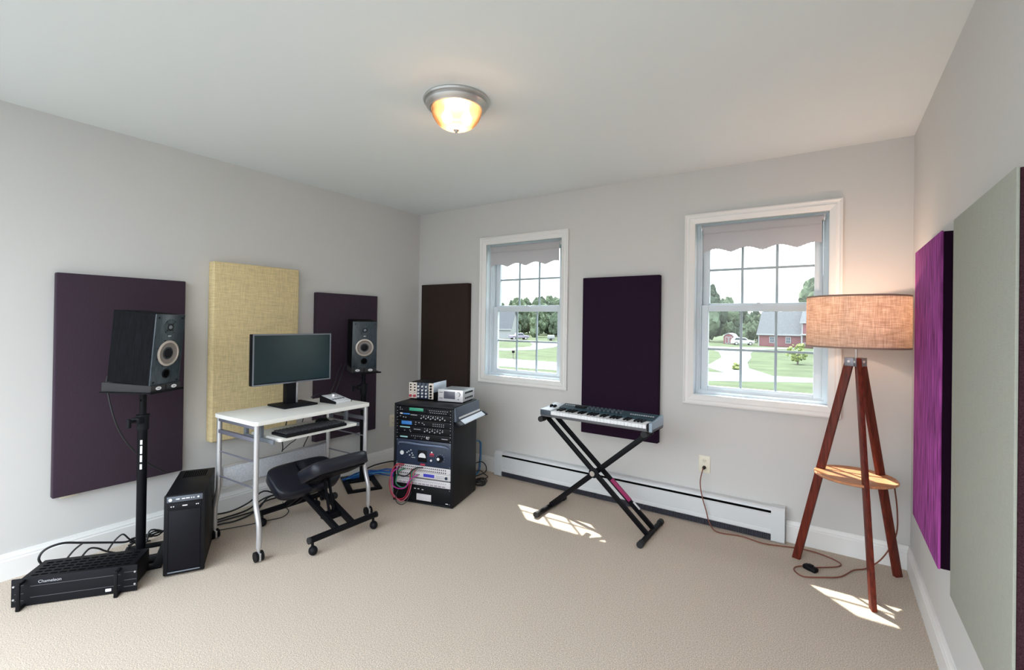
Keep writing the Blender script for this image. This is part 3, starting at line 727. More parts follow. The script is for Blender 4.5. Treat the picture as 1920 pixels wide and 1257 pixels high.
# 6: navy compressor with a grab bar across its top
U = unit(.286, .470, NAVY); screws(U, .286, .470)
mb = MB(); mb.tube([(.040, .004, .428), (.060, -.012, .446), (.120, -.020, .452), (.250, -.022, .448), (.380, -.020, .448), (.440, -.012, .444), (.462, .004, .430)], .008, 10); mb.build('grab_bar', mat('slate_bar', (.16, .20, .30), .3, .4), U)
dots(U, 'round_knob', MARKW, [(.078, .370)], .016, y=-.012)
dots(U, 'toggle_switch', MARKW, [(.118, .374), (.133, .384), (.150, .394), (.160, .372), (.140, .356), (.168, .358)], .0042, y=-.006)
rect(U, 'lettering', GREYM, .150, .185, .336, .341); rect(U, 'meter_window', BLACKPL, .205, .282, .312, .398)
mb = MB(); mb.prism([(.244+.030*math.cos(a*PI/14), .346+.034*math.sin(a*PI/14)) for a in range(15)], -.001, .003, T(0, .002, 0) @ RX(PI/2)); mb.build('meter_dial', MARKW, U)
rect(U, 'red_label', REDM, .306, .340, .372, .384); dots(U, 'indicator', REDM, [(.308, .366), (.322, .364), (.336, .366)], .004); dots(U, 'pale_cap', MARKW, [(.322, .392)], .006)
dots(U, 'lever', MARKW, [(.322, .334)], .008, y=-.008); dots(U, 'big_knob', BLACKPL, [(.392, .352)], .024, y=-.016); dots(U, 'big_knob_pointer', MARKW, [(.386, .354)], .011, y=-.019)
dots(U, 'scale_mark', GREYM, [(.392+.034*math.cos(a), .352+.034*math.sin(a)) for a in [i*PI/6 for i in range(-1, 8)]], .0022)
# 7-9: pale patchbays and interface
U = unit(.240, .283, WHITEP); screws(U, .240, .283)
dots(U, 'socket', BLACKPL, [(.050+.0168*i, z) for i in range(24) for z in (.251, .270)], .0042); rect(U, 'red_tape_label', REDM, .228, .268, .288, .300)
U = unit(.196, .238, WHITEP); rect(U, 'blue_display', LCDV, .255, .345, .206, .229); screws(U, .196, .238)
dots(U, 'socket', BLACKPL, [(.050+.0168*i, .217) for i in range(11)], .0042); dots(U, 'button', GREYM, [(.362+.014*i, z) for i in range(5) for z in (.211, .223)], .0045, .0028, rnd=False); dots(U, 'knob', NAVY, [(.445, .217)], .011, y=-.006)
U = unit(.140, .186, WHITEP); screws(U, .140, .186)
dots(U, 'socket', GREYM, [(.050+.0168*i, .172) for i in range(24)], .0042); dots(U, 'slanted_mark', mat('mauve_marking', (.25, .20, .26), .5), [(.060+.033*i, .150) for i in range(12)], .012, .0035, rnd=False)
# 10: black unit with a pale label plate
U = unit(.020, .136, BLACKPL); rect(U, 'label_plate', WHITEP, .200, .322, .030, .078); screws(U, .020, .136)
dots(U, 'indicator', MARKW, [(.186, .112), (.215, .112), (.250, .110)], .007, .0022, rnd=False); rect(U, 'maker_badge', MARKW, .440, .460, .028, .033)
mb = MB(); mb.cyl((0, 0, 0), (0, 0, .006), .018, n=14); repeat('foot', mb, RUBBER, rk, [(x, y, 0) for x in (.06, .44) for y in (.05, .36)])

# grey-blue unit with a strip of white keys hung on the right side of the rack
sk = thing('small_control_keyboard', 'small grey-blue keyboard with a white key strip mounted on the side of the equipment rack', 'keyboard', (.765, -.990, 0), RKA)
BLUEG = mat('blue_grey_panel', (.060, .080, .115), .4)
mb = MB(); mb.prism([(RWD+.0005, .728), (RWD+.008, .728), (RWD+.020, .640), (RWD+.020, .628), (RWD+.0005, .628)], -.432, -.006, RX(PI/2), .0015); bo = mb.build('panel', BLUEG, sk)
mb = MB(); mb.box(RWD+.018, RWD+.024, .050, .42, .644, .656); mb.build('slot_row', MARKW, bo)
mb = MB(); mb.prism([(RWD+.021, .632), (RWD+.056, .608), (RWD+.054, .602), (RWD+.021, .624)], -.0124, .0124, RX(PI/2))
repeat('white_key', mb, mat('pale_keys', (.58, .62, .70), .4), sk, [(0, .083+i*.0258, 0) for i in range(15)])
for y0, y1 in ((-.010, .066), (.466, .502)):
    mb = MB(); mb.prism([(RWD+.020, .634), (RWD+.060, .609), (RWD+.062, .600), (RWD+.044, .594), (RWD+.020, .620)], -y1, -y0, RX(PI/2), .004); mb.build('end_cap', BLACKPL, sk)
mb = MB(); mb.box(RWD+.001, RWD+.020, .430, .470, .618, .634, .002); mb.build('support_bar', BLACKPL, sk)

# module case and silver box on top of the rack
lb = thing('module_rack_case', 'desktop case of cream and navy audio modules standing on the equipment rack', 'audio module case', (.765, -.990, RHT+.0005), RKA)
x0, x1, ya, yb, hh = .006, .226, .190, .400, .136
mb = MB(); mb.box(x0+.002, x1-.002, ya+.004, yb, .004, hh, .003); mb.build('case', BLACKPL, lb)
mb = MB(); mb.box(x1-.002, x1+.001, ya, yb, .062, hh+.002, .001); mb.build('side_plate', mat('pale_blue_metal', (.52, .57, .64), .35, .4), lb)
CREAM = mat('cream_module', (.70, .62, .54), .45)
def module(a, b, material, items):
    mb = MB(); mb.box(a, b, ya-.002, ya+.006, .010, hh-.002, .0012); o = mb.build('module', material, lb)
    for nm, mt, pts, r, yy in items:
        mb = MB(); mb.cyl((0, ya-.002-yy, 0), (0, ya, 0), r, n=14); repeat(nm, mb, mt, o, [(x, 0, z) for x, z in pts])
for a in (.008, .044):
    module(a, a+.034, CREAM, [('small_knob', BLACKPL, [(a+.017, .118), (a+.017, .096), (a+.017, .074)], .0055, .008), ('toggle', GREYM, [(a+.017, .054)], .004, .006), ('red_knob', REDM, [(a+.017, .030)], .010, .012)])
for a in (.080, .114, .148):
    module(a, a+.033, NAVY, [('knob', MARKW, [(a+.016, z) for z in (.028, .052, .078, .106)], .0075, .010), ('indicator', GREYM, [(a+.008, .064), (a+.025, .090)], .0025, .002)])
module(.183, .224, CREAM, [('dark_knob', BLACKPL, [(.204, z) for z in (.024, .046, .068, .090, .112)], .0085, .010)])
sb = thing('silver_converter_box', 'small silver box with a dark display standing on the equipment rack beside the module case', 'audio converter', (.765, -.990, RHT+.0005), RKA)
x0, x1, ya, yb = .276, .484, .176, .392
mb = MB(); mb.box(x0, x1, ya+.004, yb, .008, .094, .004); cs = mb.build('case', mat('silver_case', (.55, .57, .60), .35, .55), sb)
mb = MB(); mb.box(x0-.002, x1+.002, ya-.004, ya+.006, .006, .098, .003); mb.build('front_panel', mat('pale_silver_front', (.68, .67, .68), .35, .3), sb)
rect(sb, 'display', mat('grey_display', (.10, .10, .13), .25), .325, .420, .028, .084, ya-.006)
mb = MB(); mb.lathe([(0, .016), (.016, .016), (.018, 0)], 24, T(.448, ya-.003, .066) @ RX(PI/2)); mb.build('dial', SILVER, sb)
mb = MB(); mb.box(-.006, .006, ya-.006, ya-.001, -.004, .004, .001)
repeat('button', mb, BEZEL, sb, [(x, 0, z) for x, z in ((.293, .074), (.309, .074), (.293, .030), (.309, .030), (.448, .028))])
mb = MB()
for i in range(9):
    for z in (.026, .066): mb.box(x1-.001, x1+.0012, .215+i*.016, .225+i*.016, z, z+.014)
mb.build('side_vents', HOLE, cs)
for x in (x0+.02, x1-.02):
    for y in (ya+.03, yb-.02):
        mb = MB(); mb.cyl((x, y, 0), (x, y, .009), .009, n=12); mb.build('foot', RUBBER, sb)

# ================================================================ SYNTH KEYBOARD AND X STAND
ka = math.atan2(-.029, .796)
sy = thing('synthesizer_keyboard', 'silver and blue synthesizer keyboard resting on the X stand', 'music keyboard', (1.806, -.590, .700), ka)
L_, D_ = .800, .205
TEAL = mat('steel_blue_panel', (.032, .060, .078), .6, spec=.2); PALE = mat('pale_panel', (.62, .66, .70), .35)
mb = MB(); mb.box(0, L_, .003, D_, 0, .020, .004); mb.build('base', mat('grey_underside', (.10, .10, .11), .5), sy)
mb = MB(); mb.prism([(.115, .020), (D_, .020), (D_, .074), (.115, .058)], .088, L_-.022, Matrix(((0, 0, 1, 0), (1, 0, 0, 0), (0, 1, 0, 0), (0, 0, 0, 1)))); cp = mb.build('control_panel', TEAL, sy)
mb = MB(); mb.prism([(0, .018), (D_, .018), (D_, .074), (.10, .056), (0, .052)], 0, .088, Matrix(((0, 0, 1, 0), (1, 0, 0, 0), (0, 1, 0, 0), (0, 0, 0, 1))), .003); lbk = mb.build('wheel_block', PALE, sy)
mb = MB(); mb.box(.002, .086, -.0015, .004, .014, .048, .001); tag(mb.build('block_front', mat('dark_slate', (.05, .065, .085), .4), lbk), 'dark front of the wheel block')
mb = MB(); mb.cyl((-.006, .105, .055), (.006, .105, .055), .018, n=24); repeat('pitch_wheel', mb, BLACKPL, lbk, [(.030, 0, 0), (.058, 0, 0)])
mb = MB(); mb.prism([(-.002, .002), (D_+.002, .002), (D_+.002, .078), (.10, .060), (-.002, .056)], L_-.020, L_, Matrix(((0, 0, 1, 0), (1, 0, 0, 0), (0, 1, 0, 0), (0, 0, 0, 1))), .002); ck = mb.build('end_cheek', mat('blue_grey_cheek', (.26, .33, .40), .4), sy)
mb = MB(); mb.box(L_-.034, L_-.020, 0, .10, .004, .050, .002); mb.build('cheek_block', BLACKPL, ck)
KEYW = mat('white_keys', (.78, .79, .82), .35)
nw = 29; kx0, kx1 = .090, L_-.036; kw = (kx1-kx0)/nw
for i in range(nw):
    mb = MB(); x = kx0+i*kw; mb.box(x+.0004, x+kw-.0004, -.004, .115, .020, .044, .0015, seg=1); mb.build('white_key', KEYW, sy, 30)
for i in range(nw-1):
    if i % 7 in (0, 1, 3, 4, 5):
        x = kx0+(i+1)*kw; mb = MB(); mb.box(x-.0055, x+.0055, .040, .116, .043, .054, .002, seg=1); mb.build('black_key', BLACKPL, sy, 30)
mb = MB(); mb.cyl((0, 0, 0), (0, 0, .015), .0075, n=14); repeat('knob', mb, mat('slate_knob', (.07, .09, .11), .4), cp, [(.30+i*.030, .142+j*.030, .061+.004*j) for i in range(9) for j in range(2)])
mb = MB(); mb.box(-.0045, .0045, -.006, .006, 0, .007, .001); repeat('button', mb, GREYM, cp, [(.604+i*.0148, .156, .0625) for i in range(11)]+[(.115+i*.016, .173, .0655) for i in range(10)])
mb = MB(); mb.box(.20, .275, .142, .180, .062, .0755); mb.build('display', BLACKPL, cp)

xs_ = thing('keyboard_stand', 'black double braced X stand under the synthesizer keyboard', 'keyboard stand', (2.180, -.430, 0), ka*.4)
XL, XR, YH = -.370, .370, .205
def foot_bar(x):
    mb = MB(); mb.cyl((x, -YH, .020), (x, YH, .020), .0165, n=18); b = mb.build('foot_bar', BLACKMET, xs_)
    for s2 in (-1, 1):
        mb = MB(); mb.cyl((x, s2*(YH-.030), .0205), (x, s2*(YH+.006), .0205), .0200, n=18); mb.build('end_cap', RUBBER, b)
def top_bar(x):
    mb = MB(); mb.cyl((x, -.155, .677), (x, .155, .677), .0145, n=18); b = mb.build('top_bar', BLACKMET, xs_)
    for s2 in (-1, 1):
        mb = MB(); mb.cyl((x, s2*.110, .678), (x, s2*.165, .678), .0200, n=18); mb.build('rubber_sleeve', RUBBER, b)
for x in (XL, XR): foot_bar(x); top_bar(x)
for y in (-.060, .050):
    mb = MB(); mb.bar((XL, y, .672), (XR, y, .026), .018, .032, .003); lg = mb.build('brace_leg', BLACKMET, xs_)
    if y > 0:
        a = Vector((XL, y, .672)); b = Vector((XR, y, .026)); p = a+(b-a)*.60; q = a+(b-a)*.78
        mb = MB(); mb.bar(p+Vector((.004, 0, .005)), q+Vector((.004, 0, .005)), .0195, .023, .001); mb.build('magenta_label', mat('magenta_label', (.34, .02, .12), .45), lg)
        p = a+(b-a)*.80; q = a+(b-a)*.86
        mb = MB(); mb.bar(p+Vector((.012, 0, .014)), q+Vector((.012, 0, .014)), .0195, .004, .001); mb.build('white_label', MARKW, lg)
mb = MB(); mb.bar((XR, -.004, .672), (XL, -.004, .026), .018, .036, .003); mb.build('brace_leg', BLACKMET, xs_)
mb = MB(); mb.cyl((0, -.085, .349), (0, .070, .349), .010, n=16); mb.build('pivot_bolt', CHROME, xs_)
mb = MB(); mb.cyl((0, -.078, .349), (0, -.070, .349), .034, n=28)
mb.build('locking_disc', BLACKSAT, xs_)
mb = MB(); mb.cyl((0, -.100, .349), (0, -.083, .349), .018, n=12); mb.build('locking_knob', CHROME, xs_)

# ================================================================ TRIPOD FLOOR LAMP
LC = Vector((3.606, -.309, 0))
fl = thing('floor_lamp', 'wooden tripod floor lamp with a wide linen drum shade and round shelf, lit', 'floor lamp', LC)
feet = [Vector((3.337, -.221, 0))-LC, Vector((3.670, -.594, 0))-LC, Vector((3.806, -.132, 0))-LC]
TOP = Vector((0, 0, 1.190))
for f in feet:
    d = Vector((f.x, f.y, 0)).normalized(); tng = Vector((-d.y, d.x, 0))
    p0 = f; p1 = TOP + d*.026
    mb = MB(); ax = (p1-p0).normalized()
    bm = bmesh.new(); V = []
    for p, w in ((p0, .042), (p1, .042)):
        for a, b in ((-1, -1), (1, -1), (1, 1), (-1, 1)): V.append(bm.verts.new(p + tng*a*.0115 + d*b*w/2))
    for q in ((0, 1, 2, 3), (7, 6, 5, 4), (0, 4, 5, 1), (1, 5, 6, 2), (2, 6, 7, 3), (3, 7, 4, 0)): bm.faces.new([V[i] for i in q])
    bmesh.ops.recalc_face_normals(bm, faces=bm.faces[:]); bmesh.ops.bevel(bm, geom=bm.edges[:], offset=.0025, segments=2, affect='EDGES', profile=.5)
    mb.merge(bm); lg = mb.build('leg', WOOD, fl)
    mb = MB()
    for s2 in (-1, 1): mb.obox(TOP + d*.028 + tng*.0135*s2 - Vector((0, 0, .022)), (.046, .0025, .046), Matrix((d, tng, Vector((0, 0, 1)))).transposed(), .0005)
    br = mb.build('bracket', mat('dark_steel_bracket', (.22, .22, .25), .4, .6), lg)
    mb = MB(); c = TOP + d*.030 - Vector((0, 0, .020)); mb.cyl(c-tng*.018, c+tng*.018, .0065, n=14); mb.build('bolt', MARKW, br)
mb = MB(); mb.cyl((0, 0, 1.148), (0, 0, 1.188), .010, n=16); mb.cyl((0, 0, 1.185), (0, 0, 1.345), .0062, n=16); mb.build('stem', NICKEL, fl)
mb = MB(); mb.lathe([(0, .546), (.180, .546), (.186, .550), (.186, .556), (.182, .560), (.176, .557), (0, .557)], 64); sh = mb.build('shelf', WOODT, fl)
LINEN = lamp_cloth('linen_shade', (.90, .78, .68), (.60, .46, .36), .55, 34)
R_ = .230; z0, z1 = 1.246, 1.520
mb = MB(); mb.lathe([(R_, z0), (R_, z1), (R_-.002, z1), (R_-.002, z0), (R_, z0)], 96); shd = mb.build('shade', LINEN, fl)
for z in (z0+.0035, z1-.0035):
    mb = MB(); mb.lathe([(R_+.0008, z-.0045), (R_+.0008, z+.0045), (R_-.003, z+.0045), (R_-.003, z-.0045), (R_+.0008, z-.0045)], 96); mb.build('shade_trim', mat('brown_tape', (.30, .20, .15), .8), shd)
mb = MB()
for k in range(3):
    a = k*2*PI/3+.3; mb.cyl((.012*math.cos(a), .012*math.sin(a), 1.345), ((R_-.004)*math.cos(a), (R_-.004)*math.sin(a), 1.510), .0022, n=8)
mb.cyl((0, 0, 1.335), (0, 0, 1.352), .020, n=20); mb.build('spider', NICKEL, shd)
mb = MB(); mb.ball((0, 0, 1.405), .030, 3, (1, 1, 1.15)); mb.cyl((0, 0, 1.350), (0, 0, 1.382), .014, n=16); mb.build('bulb', BULB, fl)
lamp_light('lamp_light', (0, 0, 1.445), 1.5, .02, (1.0, .67, .50), fl)
cz = .0055
mb = MB(); cp_ = [(2.780, -.012, .376), (2.778, -.050, .368), (2.770, -.082, .290), (2.785, -.090, .200), (2.812, -.092, .110), (2.836, -.098, .035), (2.892, -.138, cz), (3.030, -.113, cz), (3.155, -.140, cz), (3.262, -.112, cz), (3.360, -.085, cz), (3.458, -.095, cz), (3.545, -.150, cz), (3.534, -.212, cz), (3.435, -.311, .012)]
mb.tube([Vector(p)-LC for p in cp_], .0036, 8, 6); c1 = mb.build('power_cord', CORDR, fl)
mb = MB(); cp_ = [(3.390, -.318, .012), (3.343, -.350, cz), (3.336, -.400, cz), (3.377, -.446, cz), (3.449, -.408, cz), (3.545, -.333, cz), (3.608, -.205, cz), (3.671, -.140, .008), (3.745, -.072, .060), (3.800, -.085, .200), (3.806, -.085, .330), (3.790, -.105, .480), (3.772, -.165, .540)]
mb.tube([Vector(p)-LC for p in cp_], .0036, 8, 6); mb.build('power_cord', CORDR, fl)
mb = MB(); q = Matrix.Translation(Vector((3.410, -.338, .0145))-LC) @ RZ(math.radians(-32)); mb.box(-.036, .036, -.020, .020, -.014, .012, .009, q, 3); mb.box(-.012, .014, -.010, .010, .010, .020, .004, q); mb.build('foot_switch', BLACKPL, c1)
mb = MB(); pc = Vector((2.780, 0, .374))-LC; mb.cyl(pc+Vector((0, -.008, 0)), pc+Vector((0, -.034, 0)), .012, .009, 16); mb.build('plug', BLACKPL, c1)

# ================================================================ LOOSE CABLES
BLK = mat('black_cable', (.012, .012, .014), .5); BLU = mat('blue_cable', (.02, .10, .42), .45); LBL = mat('light_blue_cable', (.06, .32, .58), .45)
RED = mat('red_cable', (.36, .012, .04), .45); PNK = mat('pink_cable', (.42, .10, .14), .45); GRN = mat('green_cable', (.02, .20, .11), .45); MAG = mat('magenta_cable', (.45, .03, .28), .45)
def cable(pts, r, material, label, group=None, name='cable'):
    mb = MB(); mb.tube(pts, r, 7, 5); return single(name, mb, material, label, 'cable', group, 60)
cable([(.185, -2.500, 1.050), (.165, -2.535, 1.00), (.215, -2.518, .811), (.222, -2.469, .670), (.225, -2.401, .565), (.225, -2.342, .496), (.225, -2.260, .430)], .0045, BLK, 'black cable dropping from the leftmost loudspeaker to the computer tower', name='speaker_cable')
cable([(.150, -2.765, .060), (.150, -2.788, .110), (.150, -2.765, .150), (.150, -2.700, .158), (.150, -2.620, .130), (.150, -2.498, .085), (.150, -2.428, .062), (.120, -2.381, .058), (.080, -2.28, .020)], .0058, BLK, 'thick black cable arching over the back left end of the power amplifier')
cable([(.155, -2.620, .129), (.160, -2.655, .108), (.175, -2.690, .075)], .0045, BLK, 'short straight black cable slanting down behind the power amplifier')
cable([(.165, -2.630, .055), (.150, -2.592, .086), (.150, -2.556, .075), (.150, -2.521, .046), (.140, -2.470, .012)], .0048, BLK, 'low looped black cable behind the middle of the power amplifier')
cable([(.150, -2.515, .040), (.150, -2.482, .088), (.150, -2.446, .112), (.150, -2.416, .075), (.145, -2.380, .035), (.110, -2.30, .010)], .0045, BLK, 'tall looped black cable just left of the leftmost speaker stand')
for k in range(4):
    cable([(.13-.012*k, -2.42+.01*k, .012+.012*k), (.10+.01*k, -2.33, .050-.012*k), (.115, -2.27-.01*k, .030+.015*k), (.085+.01*k, -2.20, .045-.006*k), (.06, -2.12, .012)], .005, BLK, 'black cable in the tangle between the leftmost speaker stand and the computer tower', 'tangled cables behind the computer tower')
und = [
 ([(.060, -2.085, .060), (.045, -1.955, .030), (.050, -1.820, .014), (.060, -1.700, .040), (.055, -1.589, .090), (.07, -1.45, .020), (.10, -1.25, .010)], 'uppermost'),
 ([(.120, -2.085, .012), (.116, -1.906, .010), (.108, -1.735, .010), (.070, -1.60, .040), (.06, -1.48, .035), (.12, -1.30, .010)], 'second'),
 ([(.190, -2.060, .012), (.204, -1.945, .010), (.228, -1.867, .010), (.193, -1.742, .010), (.100, -1.60, .030), (.08, -1.40, .012)], 'third'),
 ([(.160, -2.085, .012), (.155, -1.930, .010), (.165, -1.80, .010), (.150, -1.68, .010), (.085, -1.55, .050), (.14, -1.33, .010)], 'fourth'),
]
for pts, w in und: cable(pts, .0055, BLK, w+' of the thick black cables running along the wall under the desk', 'thick cables under the desk')
cable([(.250, -2.060, .008), (.287, -1.963, .004), (.345, -1.837, .004), (.383, -1.722, .004), (.405, -1.643, .004), (.340, -1.566, .004), (.234, -1.536, .004), (.15, -1.50, .004)], .0028, BLK, 'thin black cable curling over the carpet beside the kneeling chair rear caster')
cable([(.300, -1.560, .660), (.250, -1.566, .491), (.240, -1.560, .414), (.150, -1.550, .250), (.10, -1.52, .03)], .004, BLK, 'black cable hanging straight down behind the desk tray')
cable([(.300, -1.430, .660), (.250, -1.456, .489), (.245, -1.505, .452), (.235, -1.553, .414)], .003, BLK, 'thin black cable slanting across the wall behind the desk tray')
cable([(.100, -1.190, .560), (.100, -1.239, .475), (.100, -1.262, .450), (.110, -1.330, .340), (.09, -1.36, .20)], .004, BLK, 'black cable hanging in front of the bottom of the plum panel behind the desk')
cable([(.115, -.985, .985), (.120, -1.030, .914), (.150, -1.088, .814), (.150, -1.150, .690), (.15, -1.19, .56)], .0042, BLK, 'left one of two cables hanging from the loudspeaker right of the monitor', name='speaker_cable')
cable([(.128, -.962, .985), (.140, -1.000, .914), (.160, -1.051, .824), (.160, -1.115, .675), (.16, -1.15, .55)], .0042, BLK, 'right one of two cables hanging from the loudspeaker right of the monitor', name='speaker_cable')
cable([(.330, -1.400, .782), (.320, -1.352, .795), (.345, -1.320, .796), (.420, -1.330, .785), (.505, -1.372, .784)], .0040, BLK, 'black cable loop on the desk behind the white control box')
cable([(.100, -.900, .012), (.100, -.734, .036), (.100, -.625, .050), (.100, -.500, .046), (.110, -.392, .035), (.20, -.36, .02)], .0060, BLK, 'long black cable arching along the wall from the desk to the equipment rack')
for k in range(9):
    rr = random.Random(k)
    pts = [(.10+.03*rr.random()+.03*k*.3, -.985+.02*rr.random(), .012+.004*k), (.12+.10*rr.random(), -.830, .012+.006*rr.randint(0, 5)), (.16+.12*rr.random(), -.740+.04*rr.random(), .010+.006*rr.randint(0, 6)), (.26+.12*rr.random(), -.70+.06*rr.random(), .014+.010*rr.randint(0, 6)), (.42+.10*rr.random(), -.69+.05*rr.random(), .012+.014*rr.randint(0, 5)), (.60, -.76+.03*rr.random(), .02+.012*rr.randint(0, 4)), (.73, -.86+.05*rr.random(), .03)]
    cable(pts, .0048, BLU if k % 3 else LBL, 'blue cable in the bundle lying on the floor left of the equipment rack', 'blue cables left of the equipment rack')
for k, (dx, lab) in enumerate(((0, 'left'), (.012, 'right'))):
    cable([(.878+dx, -.345, .300), (.884+dx, -.11, .290), (.898+dx, -.10, .202), (.893+dx, -.10, .106), (.889+dx, -.12, .012), (.93, -.30, .010)], .0045, (BLU, LBL)[k], lab+' one of the two blue cables hanging behind the right side of the equipment rack')
cable([(.930, -.330, .110), (.905, -.130, .106), (.951, -.120, .108), (.985, -.120, .072), (.970, -.130, .022), (.930, -.30, .010)], .0045, BLK, 'black cable loop standing up right behind the equipment rack')
cable([(.905, -.320, .050), (.930, -.150, .040), (.985, -.150, .022), (1.040, -.170, .008), (1.02, -.28, .008)], .0042, BLK, 'black cable lying from the equipment rack towards the baseboard heater')
for k in range(6):
    rr = random.Random(40+k); cx, cy = 1.085+.008*rr.random(), -.345+.015*rr.random(); ra = .040+.014*rr.random()
    pts = [(cx+ra*math.cos(a)*1.05, cy+ra*math.sin(a)*1.1, .007+.0065*k+.004*math.sin(a*2+k)) for a in [i*2*PI/9+k for i in range(10)]]
    cable(pts, .0045, BLK, 'black cable coil in the pile on the carpet right of the equipment rack', 'coiled cables right of the equipment rack')
G6 = 'patch cables on the front of the equipment rack'
cable([(.868, -.978, .285), (.830, -1.005, .288), (.805, -1.018, .262), (.771, -1.025, .181), (.765, -1.026, .119), (.787, -1.021, .058), (.830, -1.009, .030), (.885, -.995, .044), (.921, -.986, .104), (.935, -.982, .189), (.926, -.970, .235), (.930, -.948, .255)], .0048, RED, 'red patch cable making the widest loop in front of the equipment rack', G6, 'patch_cable')
cable([(.850, -.980, .270), (.815, -1.012, .272), (.788, -1.024, .240), (.775, -1.030, .160), (.785, -1.030, .100), (.815, -1.020, .050), (.870, -1.004, .020), (.925, -.990, .070), (.945, -.980, .150), (.948, -.968, .222), (.950, -.944, .250)], .0042, PNK, 'pink patch cable hanging just inside the widest red loop on the rack front', G6, 'patch_cable')
cable([(.868, -.966, .252), (.845, -1.004, .238), (.820, -1.007, .195), (.817, -1.008, .140), (.879, -.995, .120), (.946, -.980, .180), (.945, -.976, .243), (.969, -.939, .272)], .0046, GRN, 'green patch cable looping across the pale patch bays of the rack', G6, 'patch_cable')
cable([(.825, -.980, .262), (.798, -1.028, .225), (.796, -1.028, .170), (.806, -1.026, .125), (.857, -1.012, .112), (.910, -1.000, .130), (.944, -.988, .190), (.972, -.940, .215)], .0044, MAG, 'magenta patch cable hanging lowest across the pale rack units', G6, 'patch_cable')
cable([(.834, -.985, .120), (.832, -1.024, .060), (.838, -1.028, .024), (.870, -1.030, .008), (.903, -1.022, .008), (.929, -1.006, .035), (.932, -.962, .092)], .0026, BLK, 'thin black patch cable drooping onto the carpet in front of the rack', G6, 'patch_cable')
cable([(.818, -.980, .270), (.835, -1.014, .225), (.880, -1.004, .205), (.925, -.994, .222), (.956, -.982, .258), (.986, -.968, .276), (1.012, -.928, .274)], .0046, BLK, 'thick black patch cable crossing the rack front beside the blue display', G6, 'patch_cable')

# ================================================================ OUTDOORS (the room is upstairs; ground 3 m down)
GZ = -3.0
GRASS = mat('lawn_grass', (.050, .062, .032), .95, noise=(.35, .22), spec=.1)
ASPH = mat('pale_asphalt', (.165, .165, .178), .9, noise=(.5, .10), spec=.1)
mb = MB(); mb.box(-260, 200, 1.5, 260, GZ-.3, GZ); struct('lawn', mb, GRASS, 'green lawn outside the windows')
BOUNCE_GREY = mat('bounce_ground_grey', (.11, .115, .115), .9, noise=(.8, .08), spec=.1)
mb = MB(); mb.box(-260, 200, -120, 1.5, GZ-.3, GZ); struct('neutral_bounce_ground', mb, BOUNCE_GREY, 'added unseen grey ground that keeps lawn green off the ceiling')  # unseen ground added so the bounce onto the ceiling stays neutral
def strip(name, poly, z, label):
    mb = MB(); mb.prism(poly, GZ-.1, GZ+z); return struct(name, mb, ASPH, label)
strip('road', [(-70, 44.6), (-25, 42.8), (-2.5, 43.4), (40, 47), (40, 42.5), (2.7, 40.2), (-4.2, 35.8), (-20, 34.6), (-70, 33.5)], .02, 'pale road crossing the lawn')
strip('driveway', [(-4.2, 43.0), (-7.2, 49), (-7.8, 56), (-8.6, 66), (-11.5, 80), (-15.5, 92), (-24, 96), (-24, 100), (-12, 101), (-3.2, 108), (-1.6, 106), (-7.5, 95), (-6.8, 80), (-5.2, 68), (-4.4, 58), (-3.2, 50), (-.6, 43.5)], .04, 'curving driveway leading to the red house')
strip('driveway', [(-46, 55.0), (-38, 56.5), (-36, 62), (-38, 72), (-42, 82), (-50, 92), (-70, 99), (-70, 94), (-53, 87), (-47, 79), (-42, 70), (-41, 62), (-46, 58.5)], .04, 'driveway leading to the white barn')
RSID = mat('red_siding', (.155, .055, .06), .8, noise=(.6, .08)); ROOF = mat('grey_shingles', (.058, .060, .068), .9, noise=(3, .12)); OWH = mat('white_exterior', (.24, .24, .245), .6); PANED = mat('dark_window_pane', (.06, .07, .09), .2)
# red house: one-storey wing and two-storey main block
ho = thing('red_house', 'red sided house with grey roofs seen through the window behind the floor lamp', 'house', (-2.0, 113, GZ), math.radians(-6))
def gable(x0, x1, y0, y1, ze, zr, mat_wall, mat_roof, ov=.35, axis='x'):
    mb = MB(); mb.box(x0, x1, y0, y1, 0, ze); ym = (y0+y1)/2
    MX = Matrix(((0, 0, 1, 0), (1, 0, 0, 0), (0, 1, 0, 0), (0, 0, 0, 1)))
    mb.prism([(y0, ze), (y1, ze), (ym, zr-.15)], x0, x1, MX); w = mb.build('walls', mat_wall, ho)
    mb = MB(); mb.prism([(y0-ov, ze-.15), (ym, zr), (y1+ov, ze-.15), (y1+ov, ze-.35), (ym, zr-.25), (y0-ov, ze-.35)], x0-ov, x1+ov, MX); mb.build('roof', mat_roof, ho)
    mb = MB(); mb.box(x0-ov, x1+ov, y0-ov-.05, y0-ov, ze-.45, ze-.12); mb.box(x0-.06, x0+.16, y0-.05, y0+.1, 0, ze); mb.box(x1-.16, x1+.06, y0-.05, y0+.1, 0, ze); mb.build('trim_boards', OWH, ho)
    return w
gable(-7.4, .9, 0, 9, 2.9, 7.8, RSID, ROOF)
gable(1.0, 12, -.6, 9, 5.6, 9.2, RSID, ROOF)
def hwin(x, z, w, h, y):
    mb = MB(); mb.box(x-w/2-.14, x+w/2+.14, y-.08, y+.02, z-.14, z+h+.14); f = mb.build('house_window', OWH, ho)
    mb = MB(); mb.box(x-w/2, x+w/2, y-.10, y-.05, z, z+h); p = mb.build('pane', PANED, f)
    mb = MB(); mb.box(x-.03, x+.03, y-.13, y-.09, z, z+h); mb.box(x-w/2, x+w/2, y-.13, y-.09, z+h/2-.03, z+h/2+.03); mb.build('muntin', OWH, f)
for x in (-4.7, -1.6): hwin(x, .9, .75, 1.15, 0)
